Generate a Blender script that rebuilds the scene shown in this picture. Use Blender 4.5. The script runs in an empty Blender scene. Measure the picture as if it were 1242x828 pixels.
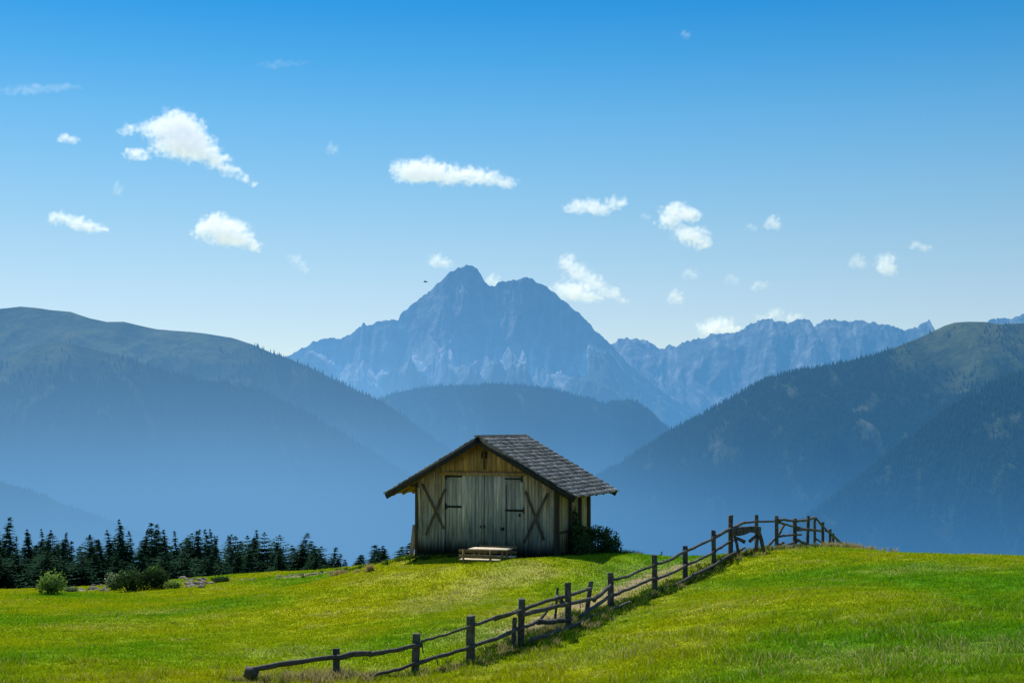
import bpy, math, random
import numpy as np
from mathutils import Vector, Matrix, noise as mnoise
random.seed(7); rng = np.random.default_rng(7)
sc = bpy.context.scene
COL = sc.collection
R = math.radians
F = 1725.0; TH = math.atan(101/1725.0)          # lens (in 1242-wide frame units) and camera pitch
ct, st = math.cos(TH), math.sin(TH)
def at(u, v, Y):
    """world point on the line of sight (u,v) at forward distance Y"""
    cx = (u-621)/F; cy = (414-v)/F
    dx, dy, dz = cx, ct-cy*st, st+cy*ct
    k = Y/dy
    return Vector((dx*k, Y, dz*k))
# ------------------------------------------------------------------ noise
def _h(ix, iy, s):
    n = (ix.astype(np.int64)*374761393 + iy.astype(np.int64)*668265263 + s*1442695041) & 0xffffffff
    n = ((n ^ (n >> 13))*1274126177) & 0xffffffff
    n = ((n ^ (n >> 15))*2246822519) & 0xffffffff
    return (n ^ (n >> 16)) & 0xffff
def pn(x, y, s=0):
    x = np.asarray(x, float); y = np.asarray(y, float)
    ix = np.floor(x); iy = np.floor(y); fx = x-ix; fy = y-iy
    ux = fx*fx*fx*(fx*(fx*6-15)+10); uy = fy*fy*fy*(fy*(fy*6-15)+10)
    def g(a, b):
        t = _h(ix+a, iy+b, s)*(2*np.pi/65536)
        return np.cos(t)*(fx-a)+np.sin(t)*(fy-b)
    return 1.5*((g(0,0)*(1-ux)+g(1,0)*ux)*(1-uy)+(g(0,1)*(1-ux)+g(1,1)*ux)*uy)
def fbm(x, y, o=5, s=0, gain=.5):
    r = 0; a = 1; t = 0
    for i in range(o):
        r = r+a*pn(x*2**i+i*7.3, y*2**i-i*3.1, s+i); t += a; a *= gain
    return r/t
def ridged(x, y, o=5, s=0, gain=.5):
    r = 0; a = 1; t = 0; w = 1
    for i in range(o):
        n = 1-np.abs(pn(x*2**i+i*5.7, y*2**i+i*9.2, s+i)); n = n*n*w
        r = r+a*n; t += a; a *= gain; w = np.clip(n*1.6, 0, 1)
    return r/t
def sstep(a, b, x):
    t = np.clip((x-a)/(b-a), 0, 1); return t*t*(3-2*t)
# ------------------------------------------------------------------ materials
class NT:
    def __init__(s, tree): s.t = tree; tree.nodes.clear()
    def n(s, typ, ins=None, **kw):
        nd = s.t.nodes.new(typ)
        for k, v in kw.items(): setattr(nd, k, v)
        for k, v in (ins or {}).items():
            if isinstance(v, bpy.types.NodeSocket): s.t.links.new(v, nd.inputs[k])
            else: nd.inputs[k].default_value = v
        return nd
    def math(s, op, a, b=0.0, c=0.0, clamp=False):
        return s.n('ShaderNodeMath', {0: a, 1: b, 2: c}, operation=op, use_clamp=clamp).outputs[0]
    def vm(s, op, a, b=(0,0,0)):
        nd = s.n('ShaderNodeVectorMath', {0: a, 1: b}, operation=op)
        return nd.outputs['Value'] if op in ('LENGTH', 'DISTANCE', 'DOT_PRODUCT') else nd.outputs[0]
    def mix(s, f, a, b, blend='MIX'):
        nd = s.n('ShaderNodeMix', data_type='RGBA', blend_type=blend)
        for k, v in ((0, f), (6, a), (7, b)):
            if isinstance(v, bpy.types.NodeSocket): s.t.links.new(v, nd.inputs[k])
            else: nd.inputs[k].default_value = v if k == 0 or len(v) == 4 else (*v, 1)
        return nd.outputs[2]
    def noise(s, vec, scale, detail=4, rough=.55, dist=0):
        return s.n('ShaderNodeTexNoise', {'Vector': vec, 'Scale': scale, 'Detail': detail, 'Roughness': rough, 'Distortion': dist}).outputs[0]
    def remap(s, x, a, b, lo=0., hi=1.):
        return s.n('ShaderNodeMapRange', {0: x, 1: a, 2: b, 3: lo, 4: hi}, interpolation_type='SMOOTHSTEP').outputs[0]
def new_mat(name):
    m = bpy.data.materials.new(name); m.use_nodes = True
    return m, NT(m.node_tree)
def surf(t, col, rough=.85, bump=None, bs=.3, bd=.02, spec=.2):
    b = t.n('ShaderNodeBsdfPrincipled', {'Roughness': rough, 'Specular IOR Level': spec})
    if isinstance(col, bpy.types.NodeSocket): t.t.links.new(col, b.inputs['Base Color'])
    else: b.inputs['Base Color'].default_value = (*col, 1)
    if bump is not None:
        bn = t.n('ShaderNodeBump', {'Strength': bs, 'Distance': bd, 'Height': bump})
        t.t.links.new(bn.outputs[0], b.inputs['Normal'])
    return b.outputs[0]
def out(t, sh=None, vol=None):
    o = t.n('ShaderNodeOutputMaterial')
    if sh is not None: t.t.links.new(sh, o.inputs[0])
    if vol is not None: t.t.links.new(vol, o.inputs[1])
# ------------------------------------------------------------------ objects
def tag(o, label=None, cat=None, group=None, kind=None):
    if label: o['label'] = label
    if cat: o['category'] = cat
    if group: o['group'] = group
    if kind: o['kind'] = kind
    return o
def empty(name, loc=(0,0,0), rz=0.0):
    o = bpy.data.objects.new(name, None); COL.objects.link(o)
    o.location = loc; o.rotation_euler = (0,0,rz); o.empty_display_size = .3
    return o
def link(name, me, parent=None, loc=None):
    o = bpy.data.objects.new(name, me); COL.objects.link(o)
    if parent: o.parent = parent
    if loc is not None: o.location = loc
    return o
def np_mesh(name, V, faces_n, idx, mat, smooth=False, col=None):
    """V Nx3, idx flat loop vertex indices, faces_n verts per face (int or array)"""
    me = bpy.data.meshes.new(name)
    V = np.ascontiguousarray(V, dtype=np.float32); idx = np.ascontiguousarray(idx, dtype=np.int32).ravel()
    if np.isscalar(faces_n): ls = np.arange(0, len(idx), faces_n, dtype=np.int32)
    else: ls = np.concatenate([[0], np.cumsum(faces_n)[:-1]]).astype(np.int32)
    me.vertices.add(len(V)); me.vertices.foreach_set('co', V.ravel())
    me.loops.add(len(idx)); me.loops.foreach_set('vertex_index', idx)
    me.polygons.add(len(ls)); me.polygons.foreach_set('loop_start', ls)
    if smooth: me.polygons.foreach_set('use_smooth', np.ones(len(ls), bool))
    if col is not None:
        a = me.color_attributes.new('Col', 'FLOAT_COLOR', 'POINT')
        c = np.ones((len(V), 4), np.float32); c[:, :col.shape[1]] = col
        a.data.foreach_set('color', c.ravel())
    me.update(calc_edges=True); me.materials.append(mat)
    return me
class MB:
    def __init__(s): s.v = []; s.f = []; s.t = []
    def box(s, lo, hi, M=None, tint=None, taper=None):
        t = random.random() if tint is None else tint
        i = len(s.v)
        for z in (lo[2], hi[2]):
            for x, y in ((lo[0],lo[1]),(hi[0],lo[1]),(hi[0],hi[1]),(lo[0],hi[1])):
                p = Vector((x,y,z)); s.v.append(M @ p if M else p); s.t.append(t)
        for q in ((0,3,2,1),(4,5,6,7),(0,1,5,4),(1,2,6,5),(2,3,7,6),(3,0,4,7)): s.f.append([i+k for k in q])
    def hexa(s, pts, tint=None):
        t = random.random() if tint is None else tint
        i = len(s.v); s.v += [Vector(p) for p in pts]; s.t += [t]*8
        for q in ((0,3,2,1),(4,5,6,7),(0,1,5,4),(1,2,6,5),(2,3,7,6),(3,0,4,7)): s.f.append([i+k for k in q])
    def bar(s, p, q, w, h, up=Vector((0,0,1)), tint=None):
        p = Vector(p); q = Vector(q); d = (q-p); L = d.length; d.normalize()
        sd = d.cross(up).normalized(); u2 = sd.cross(d)
        M = Matrix((sd, d, u2)).transposed().to_4x4(); M.translation = p
        s.box((-w/2,0,-h/2), (w/2,L,h/2), M, tint)
    def tube(s, pts, rad, sides=8, rough=0.0, tint=None, squash=1.0):
        t = random.random() if tint is None else tint
        pts = [Vector(p) for p in pts]; n = len(pts); base = len(s.v)
        ref = Vector((0,0,1)) if abs((pts[-1]-pts[0]).normalized().z) < .9 else Vector((1,0,0))
        ph = [random.uniform(1-rough, 1+rough) for _ in range(sides)]
        for i, p in enumerate(pts):
            d = (pts[min(i+1,n-1)]-pts[max(i-1,0)]).normalized()
            a = d.cross(ref).normalized(); b = a.cross(d)
            r = rad[i] if hasattr(rad, '__len__') else rad
            for k in range(sides):
                an = 2*math.pi*k/sides; rr = r*ph[k]*random.uniform(1-rough*.5, 1+rough*.5)
                s.v.append(p+a*math.cos(an)*rr+b*math.sin(an)*rr*squash); s.t.append(t)
        for i in range(n-1):
            for k in range(sides):
                k2 = (k+1)%sides
                s.f.append([base+i*sides+k, base+i*sides+k2, base+(i+1)*sides+k2, base+(i+1)*sides+k])
        s.f.append([base+k for k in range(sides)][::-1]); s.f.append([base+(n-1)*sides+k for k in range(sides)])
    def build(s, name, mat, parent=None, smooth=False, bevel=0.0, loc=None):
        V = np.array([tuple(v) for v in s.v]); 
        tc = np.array(s.t)[:, None].repeat(3, 1)
        me = np_mesh(name, V, np.array([len(f) for f in s.f]), np.concatenate([np.array(f) for f in s.f]), mat, smooth, tc)
        o = link(name, me, parent, loc)
        if bevel:
            m = o.modifiers.new('bevel', 'BEVEL'); m.width = bevel; m.segments = 1; m.limit_method = 'ANGLE'
        return o
#================================================================== camera, sun, sky
cam = bpy.data.cameras.new('camera'); co = bpy.data.objects.new('camera', cam); COL.objects.link(co)
cam.sensor_width = 36; cam.lens = 36*F/1242; cam.clip_end = 80000; cam.clip_start = .1
co.rotation_euler = (R(90)+TH, 0, 0); sc.camera = co
SUN_EL, SUN_AZ = 50.0, -24.0
sv = Vector((math.sin(R(SUN_AZ))*math.cos(R(SUN_EL)), math.cos(R(SUN_AZ))*math.cos(R(SUN_EL)), math.sin(R(SUN_EL))))
sl = bpy.data.lights.new('sun', 'SUN'); sl.energy = 5.0; sl.angle = R(.5); sl.color = (1, .95, .86)
so = bpy.data.objects.new('sun', sl); COL.objects.link(so); so.rotation_euler = sv.to_track_quat('Z', 'Y').to_euler()
w = bpy.data.worlds.new('World'); sc.world = w; w.use_nodes = True
t = NT(w.node_tree)
sky = t.n('ShaderNodeTexSky', sky_type='NISHITA', sun_disc=False, sun_elevation=R(SUN_EL), sun_rotation=R(SUN_AZ),
          altitude=1900, air_density=1.0, dust_density=.6, ozone_density=2.2)
d = t.n('ShaderNodeTexCoord').outputs['Generated']
z = t.n('ShaderNodeSeparateXYZ', {0: d}).outputs[2]
#SKYTUNE
def lin(c): return tuple((x/255/12.92 if x/255 <= .04045 else ((x/255+.055)/1.055)**2.4) for x in c)
# sky graded deeper blue in view; unseen upper dome brightened to add ambient light
SKT = [(.00,(212,230,242),(214,236,250)),(.061,(193,221,241),(198,226,246)),(.094,(182,218,241),(185,218,244)),(.129,(162,209,239),(170,205,240)),(.168,(136,196,236),(156,191,231)),
       (.209,(110,184,235),(147,181,224)),(.248,(79,169,231),(139,173,218)),(.286,(50,154,226),(134,167,212)),(.36,(28,132,212),(130,160,205)),(.55,(95,150,215),(125,155,200)),(1.0,(110,160,220),(120,150,195))]
GAIN = 1.5
ramp = t.n('ShaderNodeValToRGB', {0: z}); cr = ramp.color_ramp; cr.interpolation = 'LINEAR'
for i, (zz, tg, nn) in enumerate(SKT):
    e_ = cr.elements[0] if i == 0 else cr.elements.new(zz) if i < len(SKT)-1 else cr.elements[-1]
    e_.position = zz; L_ = lin(tg); N_ = lin(nn); e_.color = tuple(p/q/GAIN for p, q in zip(L_, N_))+(1,)
skc = t.mix(1.0, sky.outputs[0], ramp.outputs[0], 'MULTIPLY')
bg = t.n('ShaderNodeBackground', {0: skc, 1: .10*GAIN})
t.t.links.new(bg.outputs[0], t.n('ShaderNodeOutputWorld').inputs[0])
sc.view_settings.view_transform = 'Standard'; sc.view_settings.look = 'None'; sc.view_settings.exposure = 0
sc.cycles.use_denoising = True; sc.cycles.max_bounces = 8; sc.cycles.transparent_max_bounces = 16
sc.cycles.volume_bounces = 2; sc.cycles.volume_step_rate = .35; sc.cycles.volume_max_steps = 256; sc.cycles.diffuse_bounces = 3
#================================================================== ground
FENCE_Y = [(290,28.6),(408,29),(504,29.5),(571,30),(630,31.5),(688,34.5),(740,39),(793,43),(831,46),(866,48.5),(886,50),(917,52.5),(942,54.5),(964,57),(979,59.5),(988,61),(998,63),(1007,65),(1024,69)]
def fy(u): return float(np.interp(u, [a for a,b in FENCE_Y], [b for a,b in FENCE_Y]))
cp = []
def C_(u, v, Y): p = at(u, v, Y); cp.append((p.x, p.y, p.z-(.07 if Y > 40 else .03)))
for u, v in ((300,824),(408,822),(504,817),(571,803),(630,784),(689,764),(741,742),(794,716),(831,704.5),(866,684.5),(886,669.5),(917,666),(942,664)): C_(u, v, fy(u))
C_(964,662.5,57); C_(979,661.5,59.5); C_(988,661.5,61); C_(998,663,63); C_(1007,668,65); C_(1024,678,69); C_(1060,690,70); C_(1060,672,60); C_(1100,684,60); C_(1150,686,58); C_(1200,690,58); C_(1242,694,58); C_(1320,700,60); C_(1320,676,45); C_(1100,710,72); C_(1242,712,72)
for a in ((0,830,26),(150,830,26.5),(300,833,27),(600,830,26),(750,830,24.5),(900,830,22),(1080,830,20.5),(1242,830,19),
          (750,790,29),(900,780,27),(1080,780,25),(1242,780,24),(850,730,36),(1000,720,34),(1130,720,33),(1242,720,32),
          (950,685,45),(1040,669,50),(1100,669,48),(1170,671,46),(1242,672.5,45),
          (0,790,32),(150,790,33),(300,790,34),(0,750,44),(150,755,42),(300,755,42),(430,770,37),(430,730,45),(300,720,56),(150,728,57),(0,726,58),
          (0,713.5,74),(60,713,75),(130,712,76),(200,702,82),(280,697,84),(350,692.5,84),(420,690,78),(470,681.5,72),(495,674,65),(280,708,66),(150,718,67),(400,703,62),(60,718,66),
          (500,760,36),(560,740,40),(640,735,42),(700,720,45),(520,715,48),(600,705,49.5),(503,672,58.2),(545,672,57.5),(545,682,54.2),(505,683,55),(560,682,52),(600,679.5,52),(625,673.5,52.5),(660,671.5,53.2),(700,670.5,54),
          (740,669.5,55.5),(770,669.5,57.5),(800,675,60),(830,686,61),(850,692,60),(780,700,52),(720,703,49)): C_(*a)
bx, by = at(503,670,58.2).x, 58.2
cp += [(-1.2,54,-5.33),(0.0,53.8,-5.34),(-.5,56,-5.3),(1.2,55.2,-5.28),(2.5,57,-5.2),(-1.0,60.5,-5.1),(1.2,63,-5.3),(-2.5,63,-5.4),(-4,66,-6.2),(3,68,-6.2)]
cp += [(0,0,-1.7),(12,2,-1.6),(-12,2,-1.9),(0,10,-2.75),(8,10,-2.35),(-12,12,-2.9),(20,12,-2.2),(-20,24,-4.8),(24,30,-3.6),(30,48,-4.6),(-32,60,-8),(-40,75,-9.6),(-45,40,-6.5)]
cp += [(x, 100, zz) for x, zz in ((-50,-13.8),(-25,-13.2),(-8,-12.8),(8,-12.6),(25,-13),(50,-13.5))] + [(35,72,-7.5),(20,80,-9.2),(45,60,-6.5),(8,80,-8.9)]
cp = np.array(cp)
def _U(r2): return np.where(r2 > 1e-9, r2*np.log(np.maximum(r2, 1e-9))*.5, 0)
n = len(cp); xy = cp[:, :2]/30
K = _U(((xy[:,None]-xy[None])**2).sum(-1))+np.eye(n)*2e-3
Pm = np.c_[np.ones(n), xy]; A = np.zeros((n+3, n+3)); A[:n,:n] = K; A[:n,n:] = Pm; A[n:,:n] = Pm.T
wts = np.linalg.solve(A, np.r_[cp[:,2], 0, 0, 0]); NC = n
def ground_z(X, Y, rough=True):
    X = np.asarray(X, float); Y = np.asarray(Y, float); sh = np.broadcast(X, Y).shape
    X = np.broadcast_to(X, sh).ravel(); Y = np.broadcast_to(Y, sh).ravel()
    z = np.empty(len(X)); rad = np.maximum(np.abs(X)/65, np.abs(Y-45)/65)
    wgt = 1-sstep(.8, 1.1, rad)
    far = -6-.165*np.maximum(0, Y-60)-.04*np.maximum(0, X-20)*sstep(60, 200, Y)-4*sstep(60,200,Y); far = np.where(Y < 60, -6+.02*(60-Y), far)
    far = far+np.where(rad > 1, fbm(X/60, Y/60, 3, 91)*3*np.clip((rad-1)*.5, 0, 1), 0)
    far = np.maximum(far, -860+40*fbm(X/900, Y/900, 3, 92))
    z[:] = far
    m = wgt > 0
    xs = X[m]/30; ys = Y[m]/30; q = np.empty(m.sum())
    for i in range(0, len(q), 20000):
        a = xs[i:i+20000]; b = ys[i:i+20000]
        q[i:i+20000] = _U((a[:,None]-xy[None,:,0])**2+(b[:,None]-xy[None,:,1])**2)@wts[:NC]+wts[NC]+wts[NC+1]*a+wts[NC+2]*b
    z[m] = q*wgt[m]+far[m]*(1-wgt[m])
    if rough: z = z+np.where(wgt > 0, .05*fbm(X/2.3, Y/2.3, 3, 5)+.012*fbm(X/.35, Y/.35, 2, 6), 0)
    return z.reshape(sh)
def gz(x, y): return float(ground_z(np.array([x]), np.array([y]), False)[0])
def hit(u, v, y0=15, y1=110):
    """where the line of sight meets the ground"""
    for Y in np.arange(y0, y1, .25):
        p = at(u, v, Y)
        if gz(p.x, Y) > p.z: return Vector((p.x, Y, gz(p.x, Y)))
    return None
def grow(lo, hi, step, far, k=1.35):
    a = list(np.arange(lo, hi+step*.5, step)); s = step
    while a[-1] < far: s *= k; a.append(a[-1]+s)
    b = []; x = lo; s = step
    while x > -far: s *= k; x -= s; b.append(x)
    return np.array(b[::-1]+a)
gx = grow(-42, 42, .3, 26000); gy = grow(8, 86, .3, 26000)
GX, GY = np.meshgrid(gx, gy); GZ = ground_z(GX, GY)
def ground_fast(X, Y):
    ix = np.clip(np.searchsorted(gx, X)-1, 0, len(gx)-2); iy = np.clip(np.searchsorted(gy, Y)-1, 0, len(gy)-2)
    fx = (X-gx[ix])/(gx[ix+1]-gx[ix]); fy_ = (Y-gy[iy])/(gy[iy+1]-gy[iy])
    return (GZ[iy,ix]*(1-fx)+GZ[iy,ix+1]*fx)*(1-fy_)+(GZ[iy+1,ix]*(1-fx)+GZ[iy+1,ix+1]*fx)*fy_
def seg_dist(X, Y, pts):
    d = np.full(X.shape, 1e9)
    for (x0,y0), (x1,y1) in zip(pts[:-1], pts[1:]):
        dx, dy = x1-x0, y1-y0; L = dx*dx+dy*dy+1e-9
        tt = np.clip(((X-x0)*dx+(Y-y0)*dy)/L, 0, 1)
        d = np.minimum(d, np.hypot(X-x0-tt*dx, Y-y0-tt*dy))
    return d
def wpts(L):
    r = []
    for u, v in L:
        p = hit(u, v)
        if p: r.append((p.x, p.y))
    return r
TRACK = wpts([(640,765),(668,754),(700,742),(722,732),(745,722),(765,713),(785,704),(800,697),(830,688),(850,683)])
STREAK = wpts([(510,742),(540,725),(575,714),(610,702),(640,694)])
STREAK2 = wpts([(560,775),(600,758),(640,738)])
DRYSPOTS = wpts([(190,742),(130,760),(350,790),(390,820),(700,800),(760,790),(870,735),(1000,800),(1100,690),(1180,790),(1050,800),(1150,690),(590,730),(480,700)])
HEAPS = [(*a, b) for a, b in zip(wpts([(114,714),(236,709),(372,697)]), (.9, 1.3, 1.7))]
def dryness(X, Y):
    n1 = fbm(X/1.6, Y/1.6, 4, 31); n2 = fbm(X/7, Y/10, 4, 33)
    tr = 1-sstep(.35, 1.25, seg_dist(X, Y, TRACK)+n1*.5)
    for p in HEAPS: tr = np.maximum(tr, 1-sstep(.5, 1.0, np.hypot((X-p[0])/p[2], (Y-p[1])/1.6)+n1*.6))
    dry = (1-sstep(.2, 1.7, seg_dist(X, Y, STREAK)+n1*1.2))*.9
    dry = np.maximum(dry, (1-sstep(.2, 1.5, seg_dist(X, Y, STREAK2)+n1*1.2))*.6)
    dry = np.maximum(dry, (1-sstep(.6, 3.2, seg_dist(X, Y, TRACK)+n1*2))*.55)
    for p in DRYSPOTS: dry = np.maximum(dry, (1-sstep(.2, 1.8, np.hypot((X-p[0])*.7, Y-p[1])+n1*1.4))*.5)
    dry = np.maximum(dry, .55*sstep(.18, .5, n1+n2*.4))
    left = 1-sstep(-3, 9, X)
    yel = np.clip(.42+.38*left+1.25*n2+.15*n1, 0, 1)
    return tr, dry, yel
inn = (np.abs(GX) < 60) & (GY > -5) & (GY < 110)
tr = np.zeros(GX.shape); dr = np.zeros(GX.shape); ye = np.full(GX.shape, .5)
a, b, c = dryness(GX[inn], GY[inn]); tr[inn] = a; dr[inn] = b; ye[inn] = c
m, t = new_mat('meadow_soil_and_turf')
P = t.n('ShaderNodeNewGeometry').outputs['Position']
vc = t.n('ShaderNodeVertexColor', layer_name='Col').outputs[0]
sp = t.n('ShaderNodeSeparateColor', {0: vc})
nf = t.noise(P, 9, 6, .7); nm = t.noise(P, 1.3, 4)
G1, G2, G3 = (.130,.340,.004), (.420,.450,.002), (.50,.45,.16)
green = t.mix(sp.outputs[2], G1, G2)
green = t.mix(t.remap(nf, .35, .7), t.mix(.3, green, (.03,.065,.004)), green)
c1 = t.mix(t.math('MULTIPLY', sp.outputs[1], t.remap(nf, .38, .62)), green, G3)
c2 = t.mix(t.math('MULTIPLY', sp.outputs[0], t.remap(nm, .2, .5)), c1, t.mix(nf, (.22,.15,.08), (.42,.33,.21)))
out(t, surf(t, c2, .95, nf, .6, .05, .05)); MAT_GROUND = m
ny, nx = GX.shape
ii = np.arange(ny*nx).reshape(ny, nx)
idx = np.stack([ii[:-1,:-1], ii[:-1,1:], ii[1:,1:], ii[1:,:-1]], -1).reshape(-1, 4)
gcol = np.stack([tr.ravel(), dr.ravel(), ye.ravel()], -1)
g = link('meadow', np_mesh('meadow', np.stack([GX.ravel(), GY.ravel(), GZ.ravel()], -1), 4, idx, m, True, gcol)); tag(g, kind='structure')
# --- blades of grass
m, t = new_mat('grass_blades')
vc = t.n('ShaderNodeVertexColor', layer_name='Col').outputs[0]
df = t.n('ShaderNodeBsdfDiffuse', {0: vc}).outputs[0]
tl = t.n('ShaderNodeBsdfTranslucent', {0: t.mix(1.0, vc, (1.0,1.0,.8), 'MULTIPLY')}).outputs[0]
gl = t.n('ShaderNodeBsdfGlossy', {0: (.9,.95,1,1), 1: .45}).outputs[0]
s1 = t.n('ShaderNodeMixShader', {0: .42, 1: df, 2: tl}).outputs[0]
out(t, t.n('ShaderNodeMixShader', {0: .012, 1: s1, 2: gl}).outputs[0]); MAT_BLADE = m
def blades(X, Y, H, W, bend, colr, name, Z=None):
    n = len(X); Z = ground_fast(X, Y)-.01 if Z is None else Z
    an = rng.uniform(0, 2*np.pi, n); be = rng.uniform(0, 2*np.pi, n)
    dx, dy = np.cos(an)*W/2, np.sin(an)*W/2
    bx_, by_ = np.cos(be)*bend*H, np.sin(be)*bend*H
    V = np.empty((n, 5, 3)); 
    V[:,0] = np.stack([X-dx, Y-dy, Z], -1); V[:,1] = np.stack([X+dx, Y+dy, Z], -1)
    V[:,2] = np.stack([X+dx*.7+bx_*.3, Y+dy*.7+by_*.3, Z+H*.55], -1); V[:,3] = np.stack([X-dx*.7+bx_*.3, Y-dy*.7+by_*.3, Z+H*.55], -1)
    V[:,4] = np.stack([X+bx_, Y+by_, Z+H], -1)
    base = (np.arange(n)*5)[:,None]
    idx = (base+np.array([[0,1,2,3,3,2,4]])).ravel()
    fn = np.tile([4,3], n)
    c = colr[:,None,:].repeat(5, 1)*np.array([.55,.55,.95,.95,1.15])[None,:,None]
    return np_mesh(name, V.reshape(-1,3), fn, idx, MAT_BLADE, False, c.reshape(-1,3))
def grass_cols(X, Y):
    a, b, c = dryness(X, Y); r = rng.random(len(X))
    g1, g2, g3 = map(np.array, (G1, G2, (.52,.50,.20)))
    col = g1+(g2-g1)*np.clip(c+rng.normal(0,.18,len(X)),0,1)[:,None]
    isd = (r < b*.5+.004)[:,None]
    col = np.where(isd, g3*rng.uniform(.6,1.25,(len(X),1)), col*rng.uniform(.7,1.3,(len(X),1)))
    return col, a, b
N = 1500000
Y = 15+70*rng.random(N)**1.25; hw = Y*.40+1.5; X = rng.uniform(-1, 1, N)*hw
# keep the barn floor free
BR = R(20.8); rd = (math.cos(-BR), math.sin(-BR)); dd = (math.sin(BR), math.cos(BR))
FR = at(676,670,56.0); B0 = Vector((FR.x-6.1*rd[0], FR.y-6.1*rd[1]))
la = (X-B0.x)*rd[0]+(Y-B0.y)*rd[1]; lb = (X-B0.x)*dd[0]+(Y-B0.y)*dd[1]
keep = ~((la > 0) & (la < 6.1) & (lb > 0) & (lb < 4.2))
col, a, b = grass_cols(X, Y)
keep &= rng.random(N) > a*.85
tuft = np.clip(fbm(X/.8, Y/.8, 3, 44)*1.2+.5, .15, 1.3)
X, Y, col, tuft = X[keep], Y[keep], col[keep], tuft[keep]; n = len(X)
H = (.03+.075*tuft*rng.uniform(.5,1.2,n))*(.85+.5*(rng.random(n) < .03)); Wd = .007+.00042*Y
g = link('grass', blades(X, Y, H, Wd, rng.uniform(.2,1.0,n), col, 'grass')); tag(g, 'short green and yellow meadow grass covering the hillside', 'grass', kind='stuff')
n = 90000; Yf = rng.uniform(17, 31, n); Xf = rng.uniform(-1, 1, n)*(Yf*.40+1); cl = fbm(Xf/1.1, Yf/1.1, 3, 55); kf = cl > .02; Xf, Yf = Xf[kf], Yf[kf]; n = len(Xf)
cf, af, bf = grass_cols(Xf, Yf); isd = rng.random(n) < .10; cf = np.where(isd[:,None], np.array((.60,.54,.26))*rng.uniform(.7,1.2,(n,1)), cf*.85)
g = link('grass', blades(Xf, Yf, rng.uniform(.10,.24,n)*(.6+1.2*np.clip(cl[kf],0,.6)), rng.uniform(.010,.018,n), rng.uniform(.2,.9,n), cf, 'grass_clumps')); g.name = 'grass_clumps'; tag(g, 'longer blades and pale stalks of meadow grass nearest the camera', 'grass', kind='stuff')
# long grass along the fence, on the crest and round the barn
LX, LY, LH, LD = [], [], [], []
def tufts(u0, u1, vf, num, h, dry, spread=.35):
    for _ in range(num):
        u = random.uniform(u0, u1); p = at(u, 0, vf(u)); 
        k = int(random.uniform(14, 40)); hh = h*random.uniform(.5, 1.15)
        ox, oy = random.gauss(0, spread), random.gauss(0, spread)
        isd = random.random() < dry
        for _ in range(k):
            LX.append(p.x+ox+random.gauss(0,.06)); LY.append(p.y+oy+random.gauss(0,.06)); LH.append(hh*random.uniform(.5,1.1)); LD.append(isd or random.random() < dry*.5)
tufts(300, 560, lambda u: fy(u)-.1, 130, .14, .35)
tufts(360, 430, lambda u: fy(u)-.3, 60, .28, .9)
tufts(570, 640, lambda u: fy(u)-.1, 90, .17, .3)
tufts(635, 760, lambda u: fy(u)-.1, 480, .22, .08, .35)
tufts(640, 740, lambda u: fy(u)-1.0, 260, .13, .03, .35)
tufts(740, 880, lambda u: fy(u)-.1, 420, .20, .12, .3)
tufts(880, 1010, lambda u: fy(u)-.9, 200, .22, .4, .5)
tufts(1000, 1040, lambda u: 60-(u-1000)*.1, 110, .30, .95, .5)
tufts(640, 700, lambda u: fy(u)+.9, 120, .26, .6)
tufts(480, 760, lambda u: 57.6, 260, .2, .1, .5)
tufts(430, 500, lambda u: 66, 80, .22, .15, 1.2)
LX, LY, LH, LD = map(np.array, (LX, LY, LH, LD)); n = len(LX)
gc = np.array((.040,.10,.004))*rng.uniform(.6,1.5,(n,1)); dc = np.array((.42,.35,.17))*rng.uniform(.6,1.3,(n,1))  # darker green grass, with the fence's shadow also put into its colour
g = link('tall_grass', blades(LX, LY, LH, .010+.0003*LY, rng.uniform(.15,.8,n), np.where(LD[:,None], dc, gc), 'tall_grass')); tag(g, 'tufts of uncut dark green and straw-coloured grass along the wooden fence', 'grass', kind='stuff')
#================================================================== mountains
# aerial perspective of the far slopes: optical depth of an exponential air layer plus a low valley layer,
# painted on as emission mixed into slope and forest materials by distance
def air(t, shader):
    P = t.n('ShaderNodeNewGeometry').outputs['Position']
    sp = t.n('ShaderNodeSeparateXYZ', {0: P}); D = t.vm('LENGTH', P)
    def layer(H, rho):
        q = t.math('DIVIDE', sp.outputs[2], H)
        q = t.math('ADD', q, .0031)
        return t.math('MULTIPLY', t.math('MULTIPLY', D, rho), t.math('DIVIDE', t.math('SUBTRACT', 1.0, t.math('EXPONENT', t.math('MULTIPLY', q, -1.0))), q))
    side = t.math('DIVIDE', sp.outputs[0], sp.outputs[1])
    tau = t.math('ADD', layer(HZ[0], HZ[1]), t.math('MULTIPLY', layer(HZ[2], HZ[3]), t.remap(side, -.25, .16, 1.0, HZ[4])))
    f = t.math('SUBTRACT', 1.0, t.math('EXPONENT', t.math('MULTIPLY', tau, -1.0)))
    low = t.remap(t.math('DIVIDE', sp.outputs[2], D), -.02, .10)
    c1 = t.mix(t.remap(side, -.2, .30), HAZE_GLOW[0], HAZE_GLOW[1])
    c2 = t.mix(t.remap(side, -.2, .30), HAZE_GLOW[2], HAZE_GLOW[3])
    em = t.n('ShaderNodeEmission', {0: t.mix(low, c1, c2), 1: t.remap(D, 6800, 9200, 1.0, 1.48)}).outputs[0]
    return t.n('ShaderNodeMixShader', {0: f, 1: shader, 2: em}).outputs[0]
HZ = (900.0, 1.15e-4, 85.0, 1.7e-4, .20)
HAZE_GLOW = ((.135,.340,.610), (.050,.200,.430), (.105,.315,.620), (.085,.275,.535))
m, t = new_mat('mountain_rock_forest_and_haze')
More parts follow.
